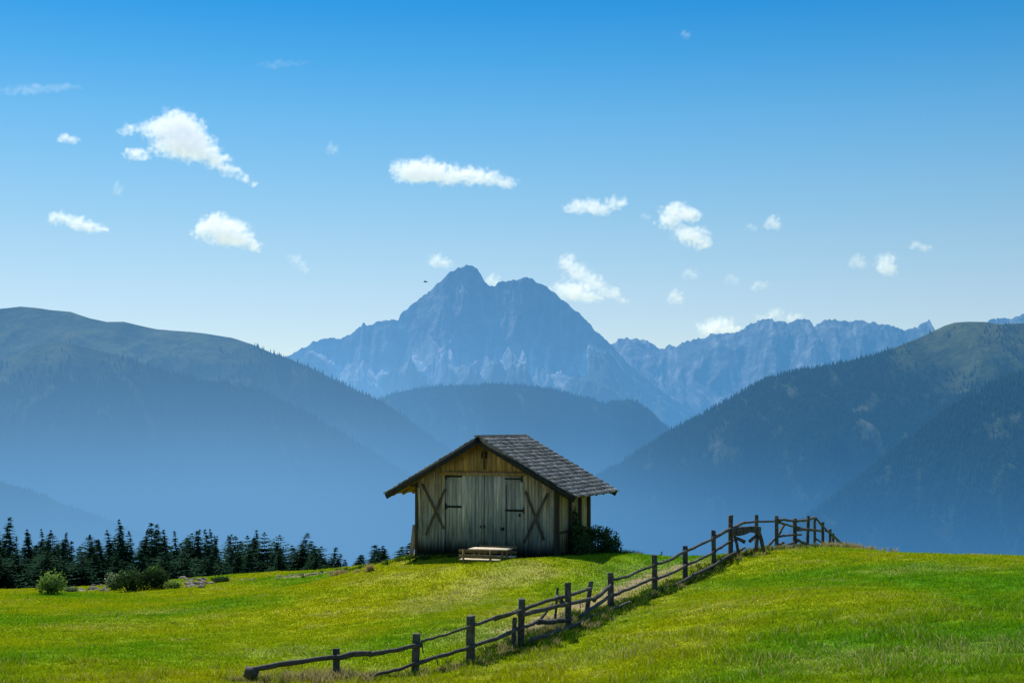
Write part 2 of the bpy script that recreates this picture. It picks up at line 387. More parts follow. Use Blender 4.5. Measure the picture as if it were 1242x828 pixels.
P = t.n('ShaderNodeNewGeometry').outputs['Position']
vc = t.n('ShaderNodeVertexColor', layer_name='Col').outputs[0]
nf = t.noise(P, .012, 8, .72); nb = t.noise(P, .004, 9, .7)
c = t.mix(t.remap(nf, .3, .7), t.mix(1, vc, (.62,.64,.66), 'MULTIPLY'), t.mix(1, vc, (1.3,1.3,1.3), 'MULTIPLY'))
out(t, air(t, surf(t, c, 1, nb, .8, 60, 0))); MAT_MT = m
def mountain(name, sil, Yr, W, depth, style, seed, ns=700, nt=220, spur=(420, .35), label=None, jag=0.0, zmin=-860, Yfun=None):
    us = np.array([p[0] for p in sil], float); vs = np.array([p[1] for p in sil], float)
    u = np.linspace(us[0], us[-1], ns)
    v = np.interp(u, us, vs)
    k = max(1, int(ns/(us[-1]-us[0])*2.0)) if style not in ('rock','far') else 1; 
    ker = np.hanning(2*k+3); ker /= ker.sum(); v = np.convolve(np.pad(v, k+1, 'edge'), ker, 'valid')
    Yb = Yr+(Yfun(u) if Yfun is not None else 0)+W*.06*fbm(u/130, u*0, 3, seed)
    rp = np.array([at(a, b, c) for a, b, c in zip(u, v, Yb)])
    s = np.linspace(-.12, 1, nt); s = np.where(s < 0, s, s**1.25)
    tt = s*W                                             # horizontal distance toward the viewer
    TT, UX = np.meshgrid(tt, rp[:,0]); ZR = rp[:,2][:,None]; 
    Xw = rp[:,0][:,None]+0*TT; Yw = rp[:,1][:,None]-TT
    wx = Xw+W*.07*fbm(Xw/(W*.30), Yw/(W*.30), 3, seed+3)+TT*0.25*np.sin(seed)
    lam, amp = spur
    top = np.clip(np.abs(TT)/(W*.16), 0, 1)**.8
    rg = ridged(wx/lam, TT/(lam*2.6)+seed, 5, seed+9, .52)
    rel = (rg-.62)*amp*lam*top
    if style == 'rock':
        zb = 385+200*ridged(Xw/640, 0*Xw, 3, seed+20)-60; cliff = np.maximum((ZR-zb)/1.25, 40)
        drop = np.where(TT < 0, -TT*1.0, np.where(TT < cliff, TT*1.25, cliff*1.25+(TT-cliff)*.48))
        z0_ = ZR-drop
        gull = ridged(wx/(lam*.28), TT/(lam*1.8), 4, seed+40, .6)
        rel = rel+(gull-.5)*lam*.24*top+(ridged(Xw/110, z0_/70, 3, seed+44)-.5)*22*top+(ridged(Xw/330+z0_/420, z0_/300-Xw/900, 4, seed+46, .55)-.5)*95*top*(1-sstep(.9, 1.3, TT/cliff))
    else:
        drop = np.where(TT < 0, -TT*.5, (TT*.48+TT*TT/W*.22)*depth)
    fine = fbm(Xw/90, Yw/90, 4, seed+50)*(14 if style == 'rock' else 7)*np.clip(np.abs(TT)/200, .25, 1)
    z = ZR-drop+rel+fine
    if jag: z = z+jag*(ridged(Xw/75, Yw/160, 4, seed+60, .6)-.45)*np.exp(-np.abs(TT)/500)
    z = np.where(TT < W*.5, np.minimum(z, ZR+(jag*1.0+8)), z)
    z = np.maximum(z, zmin)
    # colours
    gxx = np.gradient(z, axis=0)/(np.gradient(Xw, axis=0)+1e-6); gyy = np.gradient(z, axis=1)/(np.gradient(Yw, axis=1)-1e-6)
    slope = np.hypot(gxx, gyy)
    n1 = fbm(Xw/350, Yw/350, 5, seed+70, .6); n2 = fbm(Xw/90, Yw/150, 4, seed+71, .6); n3 = fbm(wx/60, TT/400, 4, seed+72, .6)
    colr = np.zeros(z.shape+(3,))
    def lay(f, c): 
        nonlocal colr
        f = np.clip(f, 0, 1)[...,None]; colr = colr*(1-f)+np.array(c)*f
    forest = np.zeros(z.shape)
    if style == 'rock':
        lay(np.ones(z.shape), (.15,.15,.155))
        lay(sstep(-.2,.35,n3), (.27,.265,.26)); lay(sstep(.1,.45,n2), (.10,.10,.105)); lay(sstep(.25,.6,n2+n3*.5)*.7, (.42,.41,.39))
        lay(sstep(.05,.4,fbm(Xw/260+z/190, z/75-Xw/500, 4, seed+78, .6))*.6, (.36,.35,.335))
        sc_ = sstep(.86, 1.10, TT/cliff+.22*n3+.10*n1)*(.65+.35*sstep(-.2,.2,n1))
        lay(sc_, (.40,.39,.37)); 
        lay(sc_*sstep(-.02,.25,n3+n2*.5), (.70,.68,.64))
        lay(sstep(1.35, 2.1, TT/cliff+.9*n1), (.10,.12,.07))
        lay(sstep(.1,.4,n1)*sstep(.9,.5,slope)*(TT/cliff<1.1), (.34,.33,.31))
    elif style == 'far':
        lay(np.ones(z.shape), (.17,.17,.17)); lay(sstep(-.1,.4,n3+n2*.5), (.36,.35,.33)); lay(sstep(.15,.5,n1), (.13,.15,.08)); lay(sstep(.35,.6,n2+.2*n1), (.5,.48,.45))
    else:
        tl = {'alpine': .20, 'forest': .0, 'right': .10}[style]
        lay(np.ones(z.shape), (.13,.15,.05)); lay(sstep(.0,.5,n1), (.19,.18,.075)); lay(sstep(.4,.7,n2), (.30,.28,.24))
        treeline = ZR*0+(ZR.max()-(ZR.max()-ZR.min())*tl) if False else None
        f = sstep(tl-.07, tl+.07, TT/W+.17*n1+.08*n2+ (np.clip((ZR.max()-ZR)/(ZR.max()*1.0+200), 0, 1))*.55)
        if style == 'forest': f = np.ones(z.shape)*sstep(-.9,-.5,n1)
        forest = f*(1-.85*sstep(.22,.42,n2+.45*n1))*(1-.6*sstep(.2,.45,fbm(wx/70, TT/900, 3, seed+77)))
        lay(f, (.018,.036,.016)); lay(f*sstep(.05,.35,n2+.6*n1-.12), (.075,.10,.04)); lay(f*sstep(.42,.60,n2+.45*n1), (.17,.175,.135)); lay(f*sstep(.22,.5,fbm(wx/70, TT/900, 3, seed+77))*.7, (.10,.125,.055))
    i2 = np.arange(z.size).reshape(z.shape)
    idx = np.stack([i2[:-1,:-1], i2[:-1,1:], i2[1:,1:], i2[1:,:-1]], -1).reshape(-1,4)
    V = np.stack([Xw, Yw, z], -1)
    o = link(name, np_mesh(name, V.reshape(-1,3), 4, idx, MAT_MT, True, colr.reshape(-1,3))); tag(o, label, kind='structure')
    return V, forest, n1
m, t = new_mat('distant_conifers_and_haze')
vc = t.n('ShaderNodeVertexColor', layer_name='Col').outputs[0]
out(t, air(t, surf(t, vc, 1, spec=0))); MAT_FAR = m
def forest_on(V, mask, num, h0, h1, name, label, tmax, seed):
    r = np.random.default_rng(seed); a, b = mask.shape
    i = r.uniform(0, a-1.001, num*3); j = (r.random(num*3)**1.35)*(b*tmax-1.001)
    ok = (r.random(num*3) < mask[i.astype(int), j.astype(int)]**1.5*.95)
    i, j = i[ok][:num], j[ok][:num]; ia, ja = i.astype(int), j.astype(int); fi, fj = (i-ia)[:,None], (j-ja)[:,None]
    p = (V[ia,ja]*(1-fi)+V[ia+1,ja]*fi)*(1-fj)+(V[ia,ja+1]*(1-fi)+V[ia+1,ja+1]*fi)*fj
    n = len(p); h = r.uniform(h0, h1, n)*r.uniform(.7,1.15,n); rr = h*r.uniform(.16,.26,n); an = r.uniform(0, 6.28, n)
    S = 5; Vt = np.empty((n, S+1, 3))
    for k in range(S):
        Vt[:,k] = p+np.stack([np.cos(an+k*6.283/S)*rr, np.sin(an+k*6.283/S)*rr, -h*.12], -1)
    Vt[:,S] = p+np.stack([0*h, 0*h, h], -1)
    base = (np.arange(n)*(S+1))[:,None]
    idx = np.concatenate([base+np.array([[k, (k+1)%S, S]]) for k in range(S)], 1).ravel()
    c = (np.array((.016,.034,.016))*r.uniform(.6,1.5,(n,1)))[:,None,:].repeat(S+1,1)
    o = link(name, np_mesh(name, Vt.reshape(-1,3), 3, idx, MAT_FAR, False, c.reshape(-1,3))); tag(o, label, 'forest', kind='stuff')
L1 = [(-260,470),(-150,420),(-60,392),(0,374),(25,371.5),(45,373),(62,376),(85,378),(110,386),(130,390),(150,390),(190,399),(240,403),(280,409),(305,417),(330,428),(350,434),(385,450),(430,472),(470,492),(500,512),(530,535),(560,556),(600,583),(650,612),(720,650),(760,668)]
V, f, _ = mountain('left_mountain', L1, 6200, 3600, 1.0, 'alpine', 11, 800, 240, (620,.46), 'broad green-grey mountain ridge filling the left side behind the haze')
forest_on(V, f, 22000, 14, 24, 'left_mountain_forest', 'dense conifer forest on the higher left mountain slope', .75, 1)
L2 = [(-260,520),(-120,480),(0,440),(28,425),(50,416),(80,414),(120,424),(150,433),(200,448),(240,459),(285,465),(330,479),(380,504),(430,535),(480,566),(540,600),(640,650),(700,680)]
V, f, _ = mountain('left_mountain_shoulder', L2, 4900, 2600, 1.15, 'right', 23, 700, 220, (430,.40), 'darker forested shoulder in front of the left mountain ridge')
forest_on(V, f, 26000, 13, 22, 'left_shoulder_forest', 'dense conifer forest on the left shoulder above the haze', .8, 2)
L3 = [(-200,545),(-100,560),(0,584),(40,597),(80,612),(120,627),(160,642),(200,655),(260,672),(340,700)]
V, f, _ = mountain('near_left_spur', L3, 3000, 1250, 1.2, 'forest', 31, 420, 140, (200,.22), 'low dark forested spur behind the tree line on the left', zmin=-600)
forest_on(V, f, 16000, 6, 11, 'left_spur_forest', 'conifer forest on the low spur behind the tree line', .8, 3)
PK = [(180,505),(250,470),(300,450),(352,431),(368,421),(380,415),(400,410),(413,411),(425,405),(434,397),(438,396),(441,390),(445,396),(452,392),(457,388),(462,391),(470,388),(483,389),(486,381),(492,375),(510,362),(522,352),(530,345),(545,331),(556,324.5),(567,321.5),(574,323),(580,328),(585,337),(589,344),(594,347),(600,348),(604,343),(612,341),(620,340.5),(628,338),(638,336.5),(646,338.5),(652,344),(662,347),(670,352),(680,362),(690,370),(700,378),(708,384),(715,392),(722,401),(733,411),(742,419),(756,434),(775,452),(800,472),(840,500),(900,540)]
mountain('rocky_peak', PK, 9600, 3300, 1, 'rock', 41, 1100, 300, (520,.62), 'steep double-topped grey rock peak with pale scree at its foot', jag=20)
FR_ = [(690,452),(715,432),(742,418),(750,412),(762,410),(775,411),(787,414),(800,422),(806,423),(812,418),(818,421),(830,415),(845,411),(855,409),(862,405),(880,405),(897,403),(903,397),(910,393),(920,389),(935,386),(940,390),(948,389),(955,392),(960,389),(975,387),(983,389),(986,397),(995,391),(1003,388),(1020,388),(1028,390),(1040,389),(1060,391),(1085,396),(1095,401),(1105,398),(1112,397),(1120,391),(1127,388),(1132,400),(1145,407),(1170,404),(1195,394),(1200,388),(1215,386),(1226,387),(1242,381),(1300,376),(1400,395)]
mountain('far_rocky_range', FR_, 11200, 3600, 1.1, 'far', 53, 1100, 260, (560,.50), 'long pale rocky range with a jagged crest right of the double peak', jag=26)
MH = [(360,540),(420,500),(465,481),(490,473),(520,468.5),(545,467),(575,467),(600,465.5),(625,466),(655,469),(690,477),(715,483),(735,489),(748,485),(760,484),(775,488),(790,500),(805,513),(830,534),(880,570),(950,610)]
V, f, _ = mountain('forested_middle_hill', MH, 7600, 2600, 1.15, 'forest', 61, 520, 180, (380,.34), 'rounded blue forested hill at the foot of the double peak')
forest_on(V, f, 16000, 14, 22, 'middle_hill_forest', 'conifer forest on the rounded middle hill', .75, 4)
RM = [(560,690),(640,640),(700,596),(740,568),(770,550),(800,531),(820,519),(850,504),(880,487),(910,470),(925,462),(940,456),(970,449),(1010,442),(1050,432),(1080,423),(1110,411),(1130,402),(1145,395),(1158,391),(1172,390),(1195,390),(1215,393),(1242,391),(1300,400),(1400,430)]
V, f, _ = mountain('right_mountain', RM, 5400, 3200, 1.05, 'right', 73, 900, 240, (560,.48), 'large dark forested mountain on the right with a grassy top')
forest_on(V, f, 42000, 13, 22, 'right_mountain_forest', 'dense conifer forest on the right mountain slope', .8, 5)
R2 = [(960,640),(1020,596),(1080,550),(1120,518),(1150,497),(1175,480),(1200,465),(1225,456),(1242,450),(1300,430),(1400,410)]
V, f, _ = mountain('right_front_ridge', R2, 4000, 2200, 1.1, 'forest', 83, 420, 180, (330,.30), 'dark forested ridge in front of the right mountain at the frame edge')
forest_on(V, f, 20000, 13, 20, 'right_ridge_forest', 'conifer forest on the front ridge at the right edge', .8, 6)

#================================================================== wood materials
def wood(name, lo, hi, scale=(14,14,1.2), grey=None, rough=.8, extra=None):
    m, t = new_mat(name)
    tc = t.n('ShaderNodeTexCoord').outputs['Object']
    mp = t.n('ShaderNodeMapping', {0: tc, 3: scale}).outputs[0]
    tint = t.n('ShaderNodeSeparateColor', {0: t.n('ShaderNodeVertexColor', layer_name='Col').outputs[0]}).outputs[0]
    off = t.vm('ADD', mp, t.n('ShaderNodeCombineXYZ', {0: t.math('MULTIPLY', tint, 37.0), 1: t.math('MULTIPLY', tint, 11.0)}).outputs[0])
    g1 = t.noise(off, 1.0, 6, .65, .6); g2 = t.noise(tc, 1.1, 4)
    c = t.mix(t.remap(g1, .3, .72), lo, hi)
    c = t.mix(t.math('MULTIPLY', tint, 1.0), t.mix(1, c, (.72,.72,.74), 'MULTIPLY'), t.mix(1, c, (1.25,1.22,1.18), 'MULTIPLY'))
    if grey: c = t.mix(t.remap(g2, .4, .65, 0, .7), c, grey)
    if extra: c = extra(t, tc, c, g1)
    out(t, surf(t, c, rough, g1, .5, .01, .25)); return m
def stain_and_foot_shade(t, tc, c, g1):
    z = t.n('ShaderNodeSeparateXYZ', {0: tc}).outputs[2]
    streak = t.noise(t.n('ShaderNodeMapping', {0: tc, 3: (3.5,3.5,.35)}).outputs[0], 1.0, 5, .6)
    a = t.remap(t.math('ADD', z, t.math('MULTIPLY', t.math('SUBTRACT', streak, .5), -3.4)), .3, 3.3)
    blue = t.mix(t.remap(g1, .3, .7), (.14,.165,.165), (.36,.385,.365))
    c = t.mix(a, blue, c)
    b = t.remap(t.math('ADD', z, t.math('MULTIPLY', streak, .5)), .40, 1.05)  # near-black foot band paints the shadow along the wall base
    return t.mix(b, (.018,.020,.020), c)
W_WALL = wood('weathered_wall_boards', (.38,.27,.17), (.84,.65,.46), extra=stain_and_foot_shade)
W_DOOR = wood('weathered_door_boards', (.47,.39,.31), (.90,.79,.66), extra=stain_and_foot_shade)
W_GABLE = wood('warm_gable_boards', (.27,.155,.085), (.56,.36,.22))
W_DARK = wood('dark_old_timber', (.045,.036,.028), (.12,.09,.06))
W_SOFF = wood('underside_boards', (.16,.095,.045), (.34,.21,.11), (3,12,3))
W_SIDE = wood('side_boards_warm_lit_tone', (.26,.20,.10), (.55,.45,.25))  # warm light on the side wall is put into this board colour
W_BRACE = wood('brace_timber', (.06,.048,.036), (.16,.125,.09))
W_BARGE = wood('dark_bargeboard', (.016,.018,.022), (.045,.047,.052))
W_FENCE = wood('fence_wood', (.035,.032,.029), (.15,.14,.125), (9,9,9), (.09,.087,.083))
W_NEW = wood('pale_new_wood', (.62,.50,.33), (.88,.76,.56), (3,30,30))
W_TAN = wood('shaded_bench_wood', (.16,.10,.05), (.30,.20,.10), (3,30,30))  # darkened to paint shade onto the camera-facing slats and legs
W_PLANK = wood('bleached_plank', (.28,.18,.12), (.50,.36,.27))
m, t = new_mat('larch_shingles')
tc = t.n('ShaderNodeTexCoord').outputs['Object']
tint = t.n('ShaderNodeSeparateColor', {0: t.n('ShaderNodeVertexColor', layer_name='Col').outputs[0]}).outputs[0]
nz = t.noise(tc, 9, 5, .7); nb = t.noise(tc, .8, 3)
c = t.mix(tint, (.11,.10,.098), (.52,.49,.47)); c = t.mix(t.remap(nz, .35, .7, 0, .6), c, (.13,.12,.125)); c = t.mix(t.remap(nb, .45, .65, 0, .45), c, (.26,.23,.20))
out(t, surf(t, c, .8, nz, .4, .01, .3)); W_SH = m
m, t = new_mat('black_iron'); out(t, surf(t, (.012,.011,.011), .6, spec=.4)); IRON = m
#================================================================== barn
Z0 = -5.30; BW, BD = 6.1, 4.16
barn = empty('wooden_barn', (B0.x, B0.y, Z0), -BR)
tag(barn, 'old weathered wooden barn with a shingled gable roof and double plank doors', 'barn')
def bl(a, b):                                    # barn local -> world xy
    return B0.x+rd[0]*a+dd[0]*b, B0.y+rd[1]*a+dd[1]*b
OF, OB, OS = .75, .65, 1.08
px, py = bl(BW/2, -OF); ZR_ = at(583,527.5,py).z-Z0
ex, ey = bl(-OS, -OF); ZE = at(467,597,ey).z-Z0
KS = (ZR_-ZE)/(BW/2+OS); SL = math.atan(KS)
def roof_z(a): return ZR_-abs(a-BW/2)*KS
UZ = .17/math.cos(SL)                            # roof build-up measured vertically
def za(v): return (668.5-v)/30.5+.18
def aa(u): return (u-503)/173*BW
def boards(name, a0, a1, zlo, zhi, y, th, mat, wmin=.12, wmax=.2, parent=barn, gap=.008, axis='x', ragged=0):
    mb = MB(); x = a0
    while x < a1-.03:
        wd = min(random.uniform(wmin, wmax), a1-x); xa, xb = x+gap/2, x+wd-gap/2
        lo = zlo+random.uniform(-ragged, ragged)
        f = zhi if callable(zhi) else (lambda q: zhi)
        dy = random.uniform(-.006, .006)
        if axis == 'x': q = [(xa,y+dy,lo),(xb,y+dy,lo),(xb,y+th,lo),(xa,y+th,lo),(xa,y+dy,f(xa)),(xb,y+dy,f(xb)),(xb,y+th,f(xb)),(xa,y+th,f(xa))]
        else: q = [(y,xa,lo),(y+th+dy,xa,lo),(y+th+dy,xb,lo),(y,xb,lo),(y,xa,f(xa)),(y+th+dy,xa,f(xa)),(y+th+dy,xb,f(xb)),(y,xb,f(xb))]
        mb.hexa(q, random.random()**1.2); x += wd
    return mb.build(name, mat, parent)
DA0, DA1, DZ = aa(540.5), aa(637.5), za(573.5)
under = lambda a: roof_z(a)-UZ
mb = MB()
fw = boards('front_wall', .0, DA0, -.3, under, 0, .03, W_WALL); 
boards('front_wall', DA1, BW, -.3, under, 0, .03, W_WALL)
boards('gable_boards', DA0, DA1, DZ+.10, under, -.012, .03, W_GABLE, .14, .26)
boards('rear_wall', 0, BW, -.6, under, BD-.03, .03, W_WALL)
boards('side_wall', .12, BD-.1, -.6, roof_z(0)-UZ, 0.0, .03, W_WALL, axis='y')
boards('side_wall', .12, BD-.1, -.6, roof_z(0)-UZ, BW-.09, .03, W_SIDE, .22, .34, axis='y')
b = MB(); b.box((.05,.05,-.3),(BW-.1,BD-.05,.02)); b.build('barn_floor', W_DARK, barn)
def part_bar(name, p, q, w_, h_, mat, tint=.4, parent=barn, up=Vector((0,1,0))):
    b = MB(); b.bar(p, q, w_, h_, up, tint); return b.build(name, mat, parent, bevel=.006)
part_bar('tie_beam', (aa(534),-.045,DZ+.05), (aa(652),-.045,DZ+.05), .13, .06, W_GABLE, .25)
part_bar('king_post', (BW/2-.02,-.05,za(567)), (BW/2-.02,-.05,za(541)), .09, .05, W_DARK)
b = MB(); b.box((BW/2-.13,-.065,za(553)),(BW/2+.09,-.02,za(545)), None, .2); b.build('wall_bracket', IRON, barn)
for a_, mt in ((.06, W_DARK), (DA0-.07, W_WALL), (DA1+.07, W_WALL), (BW-.05, W_DARK)):
    part_bar('wall_post', (a_,-.028,-.3), (a_,-.028, min(under(a_), DZ+.4)), .12, .05, mt, .3)
for (u1,v1,u2,v2), tt_ in (((512,585,539.5,640),.35), ((541,591,517,648),.55), ((639,592,660.5,650),.3), ((665.5,594,637,654),.6), ((508,590,511,640),.5)):
    o_ = -.045 if tt_ < .5 else -.078
    part_bar('brace', (aa(u1),o_,za(v1)), (aa(u2),o_,za(v2)), .105, .03, W_BRACE if tt_ != .5 else W_WALL, tt_)
for b0 in (.06, 1.62, 2.9, BD-.08):
    part_bar('side_post', (BW-.01,b0,-.5), (BW-.01,b0,roof_z(0)-UZ), .14, .14, W_DARK, .2)
part_bar('side_rail', (BW-.02,.1,1.05), (BW-.02,BD-.1,1.05), .07, .09, W_DARK, .3, up=Vector((0,0,1)))
part_bar('wall_plate', (BW-.0,-.45,roof_z(0)-UZ-.10), (BW-.0,BD+.4,roof_z(0)-UZ-.10), .14, .16, W_DARK, .3, up=Vector((0,0,1)))
part_bar('wall_plate', (0.0,-.45,roof_z(0)-UZ-.10), (0.0,BD+.4,roof_z(0)-UZ-.10), .14, .16, W_DARK, .3, up=Vector((0,0,1)))
# doors
mid = (DA0+DA1)/2-.02
for k, (a0, a1) in enumerate(((DA0+.01, mid-.012), (mid+.012, DA1-.01))):
    dn = boards('door', a0, a1, .12, DZ-.02, .012+.0, .03, W_DOOR, .12, .24, gap=.012)
    hz = ((541,561,575.5,.07),(541,560.5,612.5,.085)) if k == 0 else ((614,634,577.5,.06),(614,637,615.5,.085))
    for u0, u1, v_, h_ in hz:
        b = MB(); b.box((aa(u0),-.012,za(v_)-h_/2),(aa(u1),.001,za(v_)+h_/2)); uu = u0 if k == 0 else u1
        b.box((aa(uu)-.04,-.03,za(v_)-.12),(aa(uu)+.04,-.013,za(v_)+.12)); b.build('hinge', IRON, dn)
    for u_, v_, w_ in (((584.5,636,.05),(590-1.5,635.5,.06)) if k == 0 else ((611,638,.15),(631.5,621,.07))):
        b = MB(); b.box((aa(u_)-w_/2,-.045,za(v_)-.06),(aa(u_)+w_/2,-.001,za(v_)+.06)); b.build('handle', IRON, dn, bevel=.01)
part_bar('door_batten', (aa(615),-.002,.15), (aa(615),-.002,za(585)), .035, .02, W_DARK, .3)
# roof
Lb = BD+OF+OB; Ls = (BW/2+OS)/math.cos(SL)
for sgn in (-1, 1):
    sdir = Vector((sgn*math.cos(SL), 0, -math.sin(SL))); nrm = Vector((sgn*math.sin(SL), 0, math.cos(SL))); yv = Vector((0,1,0))
    M = Matrix((yv, sdir, nrm)).transposed().to_4x4(); M.translation = Vector((BW/2, -OF, ZR_))   # x: depth, y: down slope, z: out
    if sgn > 0: pass
    rf = MB(); s_ = .0
    while s_ < Ls-.12:
        wd = random.uniform(.16,.22); rf.box((.04,s_+.004,-.145),(Lb-.04,min(s_+wd, Ls-.10)-.004,-.115), M); s_ += wd
    rf = rf.build('roof', W_SOFF, barn)
    sh = MB(); ex_ = .255; nr = int(Ls/ex_)+1
    for r_ in range(nr):
        y1 = Ls-r_*ex_; y0 = max(y1-ex_*1.75, .0)
        if y1 < .08: continue
        x = -random.uniform(0,.1)
        while x < Lb:
            wd = random.uniform(.13,.30); xe = min(x+wd, Lb+.03); jit = random.uniform(-.035,.03)+(random.uniform(0,.04) if r_ == 0 else 0)
            up = random.uniform(0,.018)
            x0 = max(x, -.03)
            q = [(x0+.004,y0,-.075),(xe-.004,y0,-.075),(xe-.004,y1+jit,-.05+up),(x0+.004,y1+jit,-.05+up),
                 (x0+.004,y0,-.055),(xe-.004,y0,-.055),(xe-.004,y1+jit,-.012+up),(x0+.004,y1+jit,-.012+up)]
            sh.hexa([M @ Vector(p) for p in q], random.random()**1.1 if random.random() > .06 else 0); x += wd
    b2 = MB(); sh.build('shingles', W_SH, rf)
    for x in (-.03, Lb-.02):
        bb = MB(); bb.box((x,.0,-.30),(x+.05,Ls-.02,-.078), M, .15); bb.build('bargeboard', W_BARGE, rf)
    for x in np.linspace(.35, Lb-.3, 6):
        bb = MB(); bb.box((x-.05,.1,-.26),(x+.05,Ls-.15,-.148), M, .5); bb.build('rafter', W_SOFF, rf)
    fx = MB(); fx.box((.0,Ls-.10,-.14),(Lb,Ls-.07,-.078), M, .2); fx.build('eave_board', W_DARK, rf)
b = MB(); b.box((BW/2-.16,-OF-.05,ZR_-.06),(BW/2+.01,-OF+Lb+.03,ZR_+.0), Matrix.Identity(4), .3); b.build('ridge_cap', W_SH, barn)
# planks leaning on the left corner
for k, (a0, b0, a1, z1, lb_) in enumerate(((-.32,.10,-.02,.75,'grey plank leaning on the left barn corner'), (-.16,-.10,-.0,1.25,'reddish plank leaning upright against the left barn corner'))):
    x0, y0 = bl(a0, b0); x1, y1 = bl(a1-.03, b0+.1); b = MB(); zz = gz(x0, y0)-.08
    b.bar((0,0,0), (x1-x0, y1-y0, Z0+z1-zz), .17, .03, Vector((.3,1,0)), .6); o = b.build('leaning_plank', W_PLANK, None, bevel=.004, loc=(x0, y0, zz)); tag(o, lb_, 'plank')
#================================================================== table and benches
def bench(name, org, back_side, label, mat_back):
    e = empty(name, org, -BR+R(2)); tag(e, label, 'bench')
    s_ = back_side
    for k in range(2):
        b = MB(); b.box((0,-.19+k*.20,.36),(1.5,-.01+k*.20,.395)); b.build('seat', W_NEW, e, bevel=.004)
    yb = s_*.23
    for zz in (.52, .70):
        b = MB(); b.box((0,yb-.015,zz-.055),(1.5,yb+.015,zz+.055)); b.build('back_slat', mat_back, e, bevel=.004)
    for xx in (.2, 1.25):
        b = MB(); b.box((xx-.035,yb+.017*s_ if s_ > 0 else yb-.052,-.1),(xx+.035,(yb+.052) if s_ > 0 else yb-.017,.74)); b.build('leg', mat_back, e)
        b = MB(); b.box((xx-.03,-s_*.16-.03,-.1),(xx+.03,-s_*.16+.03,.355)); b.build('leg', mat_back, e)
        b = MB(); b.box((xx-.028,-.17,.29),(xx+.028,.17,.35)); b.build('crossbar', mat_back, e)
    return e
p = at(559, 677, 52.9); zt = p.z-.395
def tl(a, b): return (p.x+rd[0]*a+dd[0]*b, p.y+rd[1]*a+dd[1]*b, zt)
bench('garden_bench', tl(0,0), -1, 'tan slatted bench seen from behind, nearest the camera, at the picnic table', W_TAN)
bench('garden_bench', tl(.05,1.5), 1, 'brown-backed bench on the barn side of the pale picnic table', W_TAN)
tb = empty('picnic_table', tl(.12,.75), -BR+R(2)); tag(tb, 'pale wooden picnic table standing on the grass before the barn doors', 'table')
b = MB()
for k in range(5): b.box((0,-.36+k*.146,.70),(1.5,-.36+k*.146+.138,.735))
b.build('table_top', W_NEW, tb, bevel=.004)
for xx in (.2,1.3):
    for yy in (-.26,.26):
        b = MB(); b.box((xx-.035,yy-.035,-.1),(xx+.035,yy+.035,.695)); b.build('leg', W_TAN, tb)
b = MB(); b.box((.2,-.02,.25),(1.3,.02,.33)); b.build('stretcher', W_TAN, tb)
#================================================================== fence
fo = at(690, 760, fy(690)); FO = Vector((fo.x, fo.y, gz(fo.x, fo.y)))
fence = empty('wooden_fence', FO); tag(fence, 'rustic grey post-and-rail fence climbing the grass slope to the crest', 'fence')
def W3(u, v, dY=0.0): return at(u, v, fy(u)+dY)-FO
POSTS = [(408,785.5,408,824,10,0),(505.5,768,502.5,820,10.5,0),(571,747,570.5,806,11,0),(633,725,630.5,786,9,0),(689,706.5,689.5,766,8.5,0),(740.5,694,741,745,8.2,0),
 (794,673,794.5,718,7.2,0),(831,662,831,707,6.5,0),(865.5,643,866,687,6.2,0),(886,624.5,886,671,6.2,0),(917.5,624,917,668,4.8,0),(942,625,942,667,5,0),(964,628.5,964,664,4.8,0),
 (979.6,625,979,663,3.8,0),(988,629,988,663,3.4,0),(998,633,998,665,3.8,0),(1006.6,641,1006.6,667,3.6,0),(1010.5,646,1010.5,668,3,.6),(1015.5,655,1015.5,671,2.6,1),(1020,657,1020,672,2.4,1.5),
 (624.5,748,621,787,6,.15),(676,711,671.5,757,3.5,1.6),(715.5,702,709,737,6.5,1.4)]
for u0,v0,u1,v1,wd,dY in POSTS:
    a_, b_ = W3(u1,v1,dY), W3(u0,v0,dY); b_.y = a_.y+(random.uniform(-.04,.04)); 
    wm = wd/F*(fy(u1)); g0 = gz(a_.x+FO.x, a_.y+FO.y)-FO.z-.25; a_.z = min(a_.z, g0)
    mb = MB(); d_ = (b_-a_); k = 5
    M = Matrix.Rotation(random.uniform(-.2,.2), 4, 'Z')
    wm *= .88; pts = [a_+d_*i/k for i in range(k+1)]; i0 = len(mb.v); tn = random.random()
    for i, q in enumerate(pts):
        for cx_, cy_ in ((-1,-.8),(1,-.8),(1,.8),(-1,.8)):
            j = Vector((cx_*wm/2*random.uniform(.9,1.06), cy_*wm/2*random.uniform(.85,1.1), random.uniform(-.02,.02) if i == k else 0)); mb.v.append(q+M.to_3x3() @ j); mb.t.append(tn)
    for i in range(k):
        for c_ in range(4): mb.f.append([i*4+c_, i*4+(c_+1)%4, i*4+4+(c_+1)%4, i*4+4+c_])
    mb.f.append([0,3,2,1]); mb.f.append([k*4+c_ for c_ in range(4)])
    mb.build('post', W_FENCE, fence, bevel=.008)
fr = -.16                                            # rails pinned on the near side of the posts
